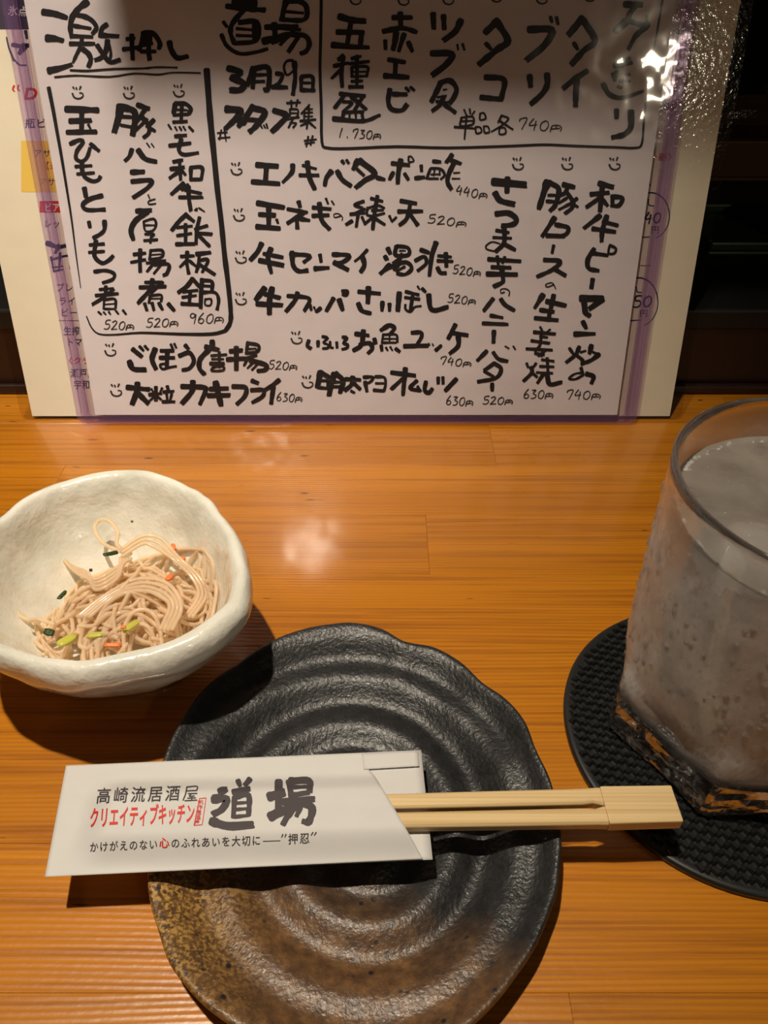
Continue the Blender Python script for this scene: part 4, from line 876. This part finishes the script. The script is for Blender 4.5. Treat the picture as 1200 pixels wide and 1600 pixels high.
def glass_mat():
    m = mat('frosted_glass', (.96,.97,.97), .03, Transmission_Weight=1., IOR=1.48); g = G(m)
    out = g.t.nodes['Material Output']
    tc = g.n('ShaderNodeTexCoord'); sep = g.n('ShaderNodeSeparateXYZ'); g.l(tc.outputs['Object'], sep.inputs[0])
    n1 = g.noise(g.coord((170,)*3), 1, 3); n2 = g.noise(g.coord((900,)*3), 1, 2)
    g.bump(g.math('ADD', n1, g.math('MULTIPLY', n2, .25)), .13, .0005)
    # breath of condensation on the cold outside wall, between the clear foot and the clear lip
    df = g.n('ShaderNodeBsdfTranslucent'); df.inputs[0].default_value = (.80,.80,.80,1)
    d2 = g.n('ShaderNodeBsdfDiffuse'); d2.inputs[0].default_value = (.78,.76,.74,1)
    md = g.n('ShaderNodeMixShader'); md.inputs[0].default_value = .62; g.l(df.outputs[0], md.inputs[1]); g.l(d2.outputs[0], md.inputs[2])
    zr = g.ramp(g.math('MULTIPLY', sep.outputs[2], 9.), [(.17, (.03,.03,.03)), (.24, (.60,.60,.60)), (.72, (.60,.60,.60)), (.85, (.22,.22,.22)), (.94, (0,0,0))])
    nn = g.ramp(g.noise(g.coord((60,)*3), 1, 4), [(.3, (.65,.65,.65)), (.7, WH)])
    # cleared drops and runs in the condensation
    vo = g.n('ShaderNodeTexVoronoi', i_Scale=1.); g.l(g.coord((300, 300, 170)), vo.inputs['Vector'])
    v2 = g.n('ShaderNodeTexVoronoi', i_Scale=1.); g.l(g.coord((120, 120, 75)), v2.inputs['Vector'])
    sp = g.ramp(g.noise(g.coord((48,)*3), 1, 2), [(.44, BW), (.56, WH)])
    clr = g.math('SUBTRACT', 1., g.math('MULTIPLY', g.math('MAXIMUM', g.ramp(vo.outputs['Distance'], [(.20, WH), (.34, BW)]), g.ramp(v2.outputs['Distance'], [(.14, WH), (.20, BW)])), g.math('MULTIPLY', sp, .38)))
    lit = g.ramp(g.noise(g.coord((85, 85, 60)), 1, 4, .6), [(.42, (.75,.75,.75)), (.68, (1.7,1.7,1.7))])
    fac = g.math('MULTIPLY', g.math('MULTIPLY', zr, nn), g.math('MULTIPLY', clr, lit))
    mx = g.n('ShaderNodeMixShader'); g.l(fac, mx.inputs[0]); g.l(g.b.outputs[0], mx.inputs[1]); g.l(md.outputs[0], mx.inputs[2]); g.l(mx.outputs[0], out.inputs[0])
    return m
gt = tag(empty('highball_glass', (GC.x, GC.y, GZ)), 'tall clear glass with faceted foot and condensation, standing on the black coaster', 'glass')
tb = mesh('tumbler_body', V, Fc, glass_mat(), gt, smooth=True, origin=(GC.x, GC.y, GZ))
for p in tb.data.polygons:                                   # crisp facets on the foot
    if p.index < 12*n and tb.data.vertices[p.vertices[0]].co.z < .030: p.use_smooth = False
bubm = mat('fine_bubble', (1,1,1), .05, Transmission_Weight=.75, IOR=1.33)
clearm = mat('water_drop', (1,1,1), .01, Transmission_Weight=.96, IOR=1.33)
def blob(p, nrm, r, flat=.55):
    t = nrm.orthogonal().normalized(); b = nrm.cross(t); V = [p+nrm*r*flat]; Fc = []
    for j, (c, h) in enumerate(((.7,.75),(1,0))):
        for k in range(8): a = 2*PI*k/8; V.append(p+(t*math.cos(a)+b*math.sin(a))*r*c+nrm*r*flat*h)
    for k in range(8): k2 = (k+1) % 8; Fc.append((0, 1+k, 1+k2)); Fc.append((1+k, 9+k, 9+k2, 1+k2))
    return V, Fc
db = MB(); r3 = random.Random(3)
for i in range(420):
    a = r3.uniform(PI*.75, PI*1.95); z = .028+(.066)*r3.random(); r = gr(outer(z), z+GZ, a)
    nrm = Vector((math.cos(a), math.sin(a), -.04)).normalized()
    db.add(blob(Vector((GC.x+r*math.cos(a), GC.y+r*math.sin(a), GZ+z))-nrm*.00005, nrm, r3.choice((.0003,.0004,.0005,.0006,.0008,.0011))))
tag(mesh('water_drops', db.v, db.f, clearm, gt, smooth=True), kind='stuff')
# the drink
LT = .0945
dp = [(.0001, ZI-.0006), (inner(ZI)-.0045, ZI+.0004), (inner(ZI)-.0014, ZI+.0020)]
for i in range(1, 16): z = ZI+.004+(LT-ZI-.004)*i/15; dp.append((inner(z)-.0006, z))
dp += [(inner(LT)-.0008, LT-.0001), (inner(LT)-.0022, LT-.0008), (inner(LT)*.5, LT-.0009), (.0001, LT-.0009)]
v, f = lathe([(r, z+GZ) for r, z in dp], 80, GC.x, GC.y)
def drink_mat():
    m = mat('cloudy_soda', (.92,.90,.87), .10, Transmission_Weight=1., IOR=1.33); g = G(m); out = g.t.nodes['Material Output']
    tl = g.n('ShaderNodeBsdfTranslucent'); tl.inputs[0].default_value = (.80,.75,.70,1)
    df = g.n('ShaderNodeBsdfDiffuse'); df.inputs[0].default_value = (.78,.70,.62,1)
    md = g.n('ShaderNodeMixShader'); md.inputs[0].default_value = .5; g.l(tl.outputs[0], md.inputs[1]); g.l(df.outputs[0], md.inputs[2])
    nn = g.ramp(g.noise(g.coord((42,)*3), 1, 5, .6, .4), [(.35, (.22,.22,.22)), (.7, (.50,.50,.50))])
    mx = g.n('ShaderNodeMixShader'); g.l(nn, mx.inputs[0]); g.l(g.b.outputs[0], mx.inputs[1]); g.l(md.outputs[0], mx.inputs[2]); g.l(mx.outputs[0], out.inputs[0])
    g.bump(g.noise(g.coord((160,)*3), 1, 3), .3, .0008)
    return m
tag(mesh('cloudy_drink', v, f, drink_mat(), smooth=True, origin=(GC.x, GC.y, GZ+ZI)), 'cloudy iced soda drink filling the glass', 'drink')
ice = mat('clouded_ice', (.93,.94,.95), .25, Transmission_Weight=.55, IOR=1.31)
for pos, sz, rt, lab in (((.010,-.004,.066), .013, (.4,.3,.5), 'clouded ice cube highest in the drink'), ((-.010,.006,.046), .013, (.8,.2,1.1), 'clouded ice cube in the middle of the drink'), ((.006,-.004,.026), .0125, (.1,.5,.2), 'clouded ice cube lowest in the drink')):
    bm = bmesh.new(); bmesh.ops.create_cube(bm, size=2); bmesh.ops.subdivide_edges(bm, edges=bm.edges[:], cuts=4, use_grid_fill=True)
    for q in bm.verts:
        p = q.co.copy(); q.co = p.lerp(p.normalized()*1.25, .45)*sz*(1+.08*noise.noise(p*1.7+Vector(pos)*90))
    me = bpy.data.meshes.new('ice_cube'); bm.to_mesh(me); bm.free(); me.materials.append(ice); me.polygons.foreach_set('use_smooth', [True]*len(me.polygons))
    o = link(bpy.data.objects.new('ice_cube', me)); o.location = (GC.x+pos[0], GC.y+pos[1], GZ+pos[2]+.004); o.rotation_euler = rt; tag(o, lab, 'ice cube')
bb = MB()
for i in range(150):
    a = r3.uniform(0, 2*PI); r = inner(LT)-.0012-abs(r3.gauss(0, .0010)); bb.add(blob(Vector((GC.x+r*math.cos(a), GC.y+r*math.sin(a), GZ+LT-.0009)), Vector((0,0,1)), r3.choice((.0005,.0006,.0009)), .8))
for i in range(50):
    a = r3.uniform(0, 2*PI); r = inner(LT)*math.sqrt(r3.random())*.9; bb.add(blob(Vector((GC.x+r*math.cos(a), GC.y+r*math.sin(a), GZ+LT-.0009)), Vector((0,0,1)), r3.choice((.0002,.0003,.0004)), .8))
tag(mesh('surface_bubbles', bb.v, bb.f, bubm, smooth=True, origin=(GC.x, GC.y, GZ+LT)), 'fine bubbles ringing the surface of the drink', 'bubbles', kind='stuff')
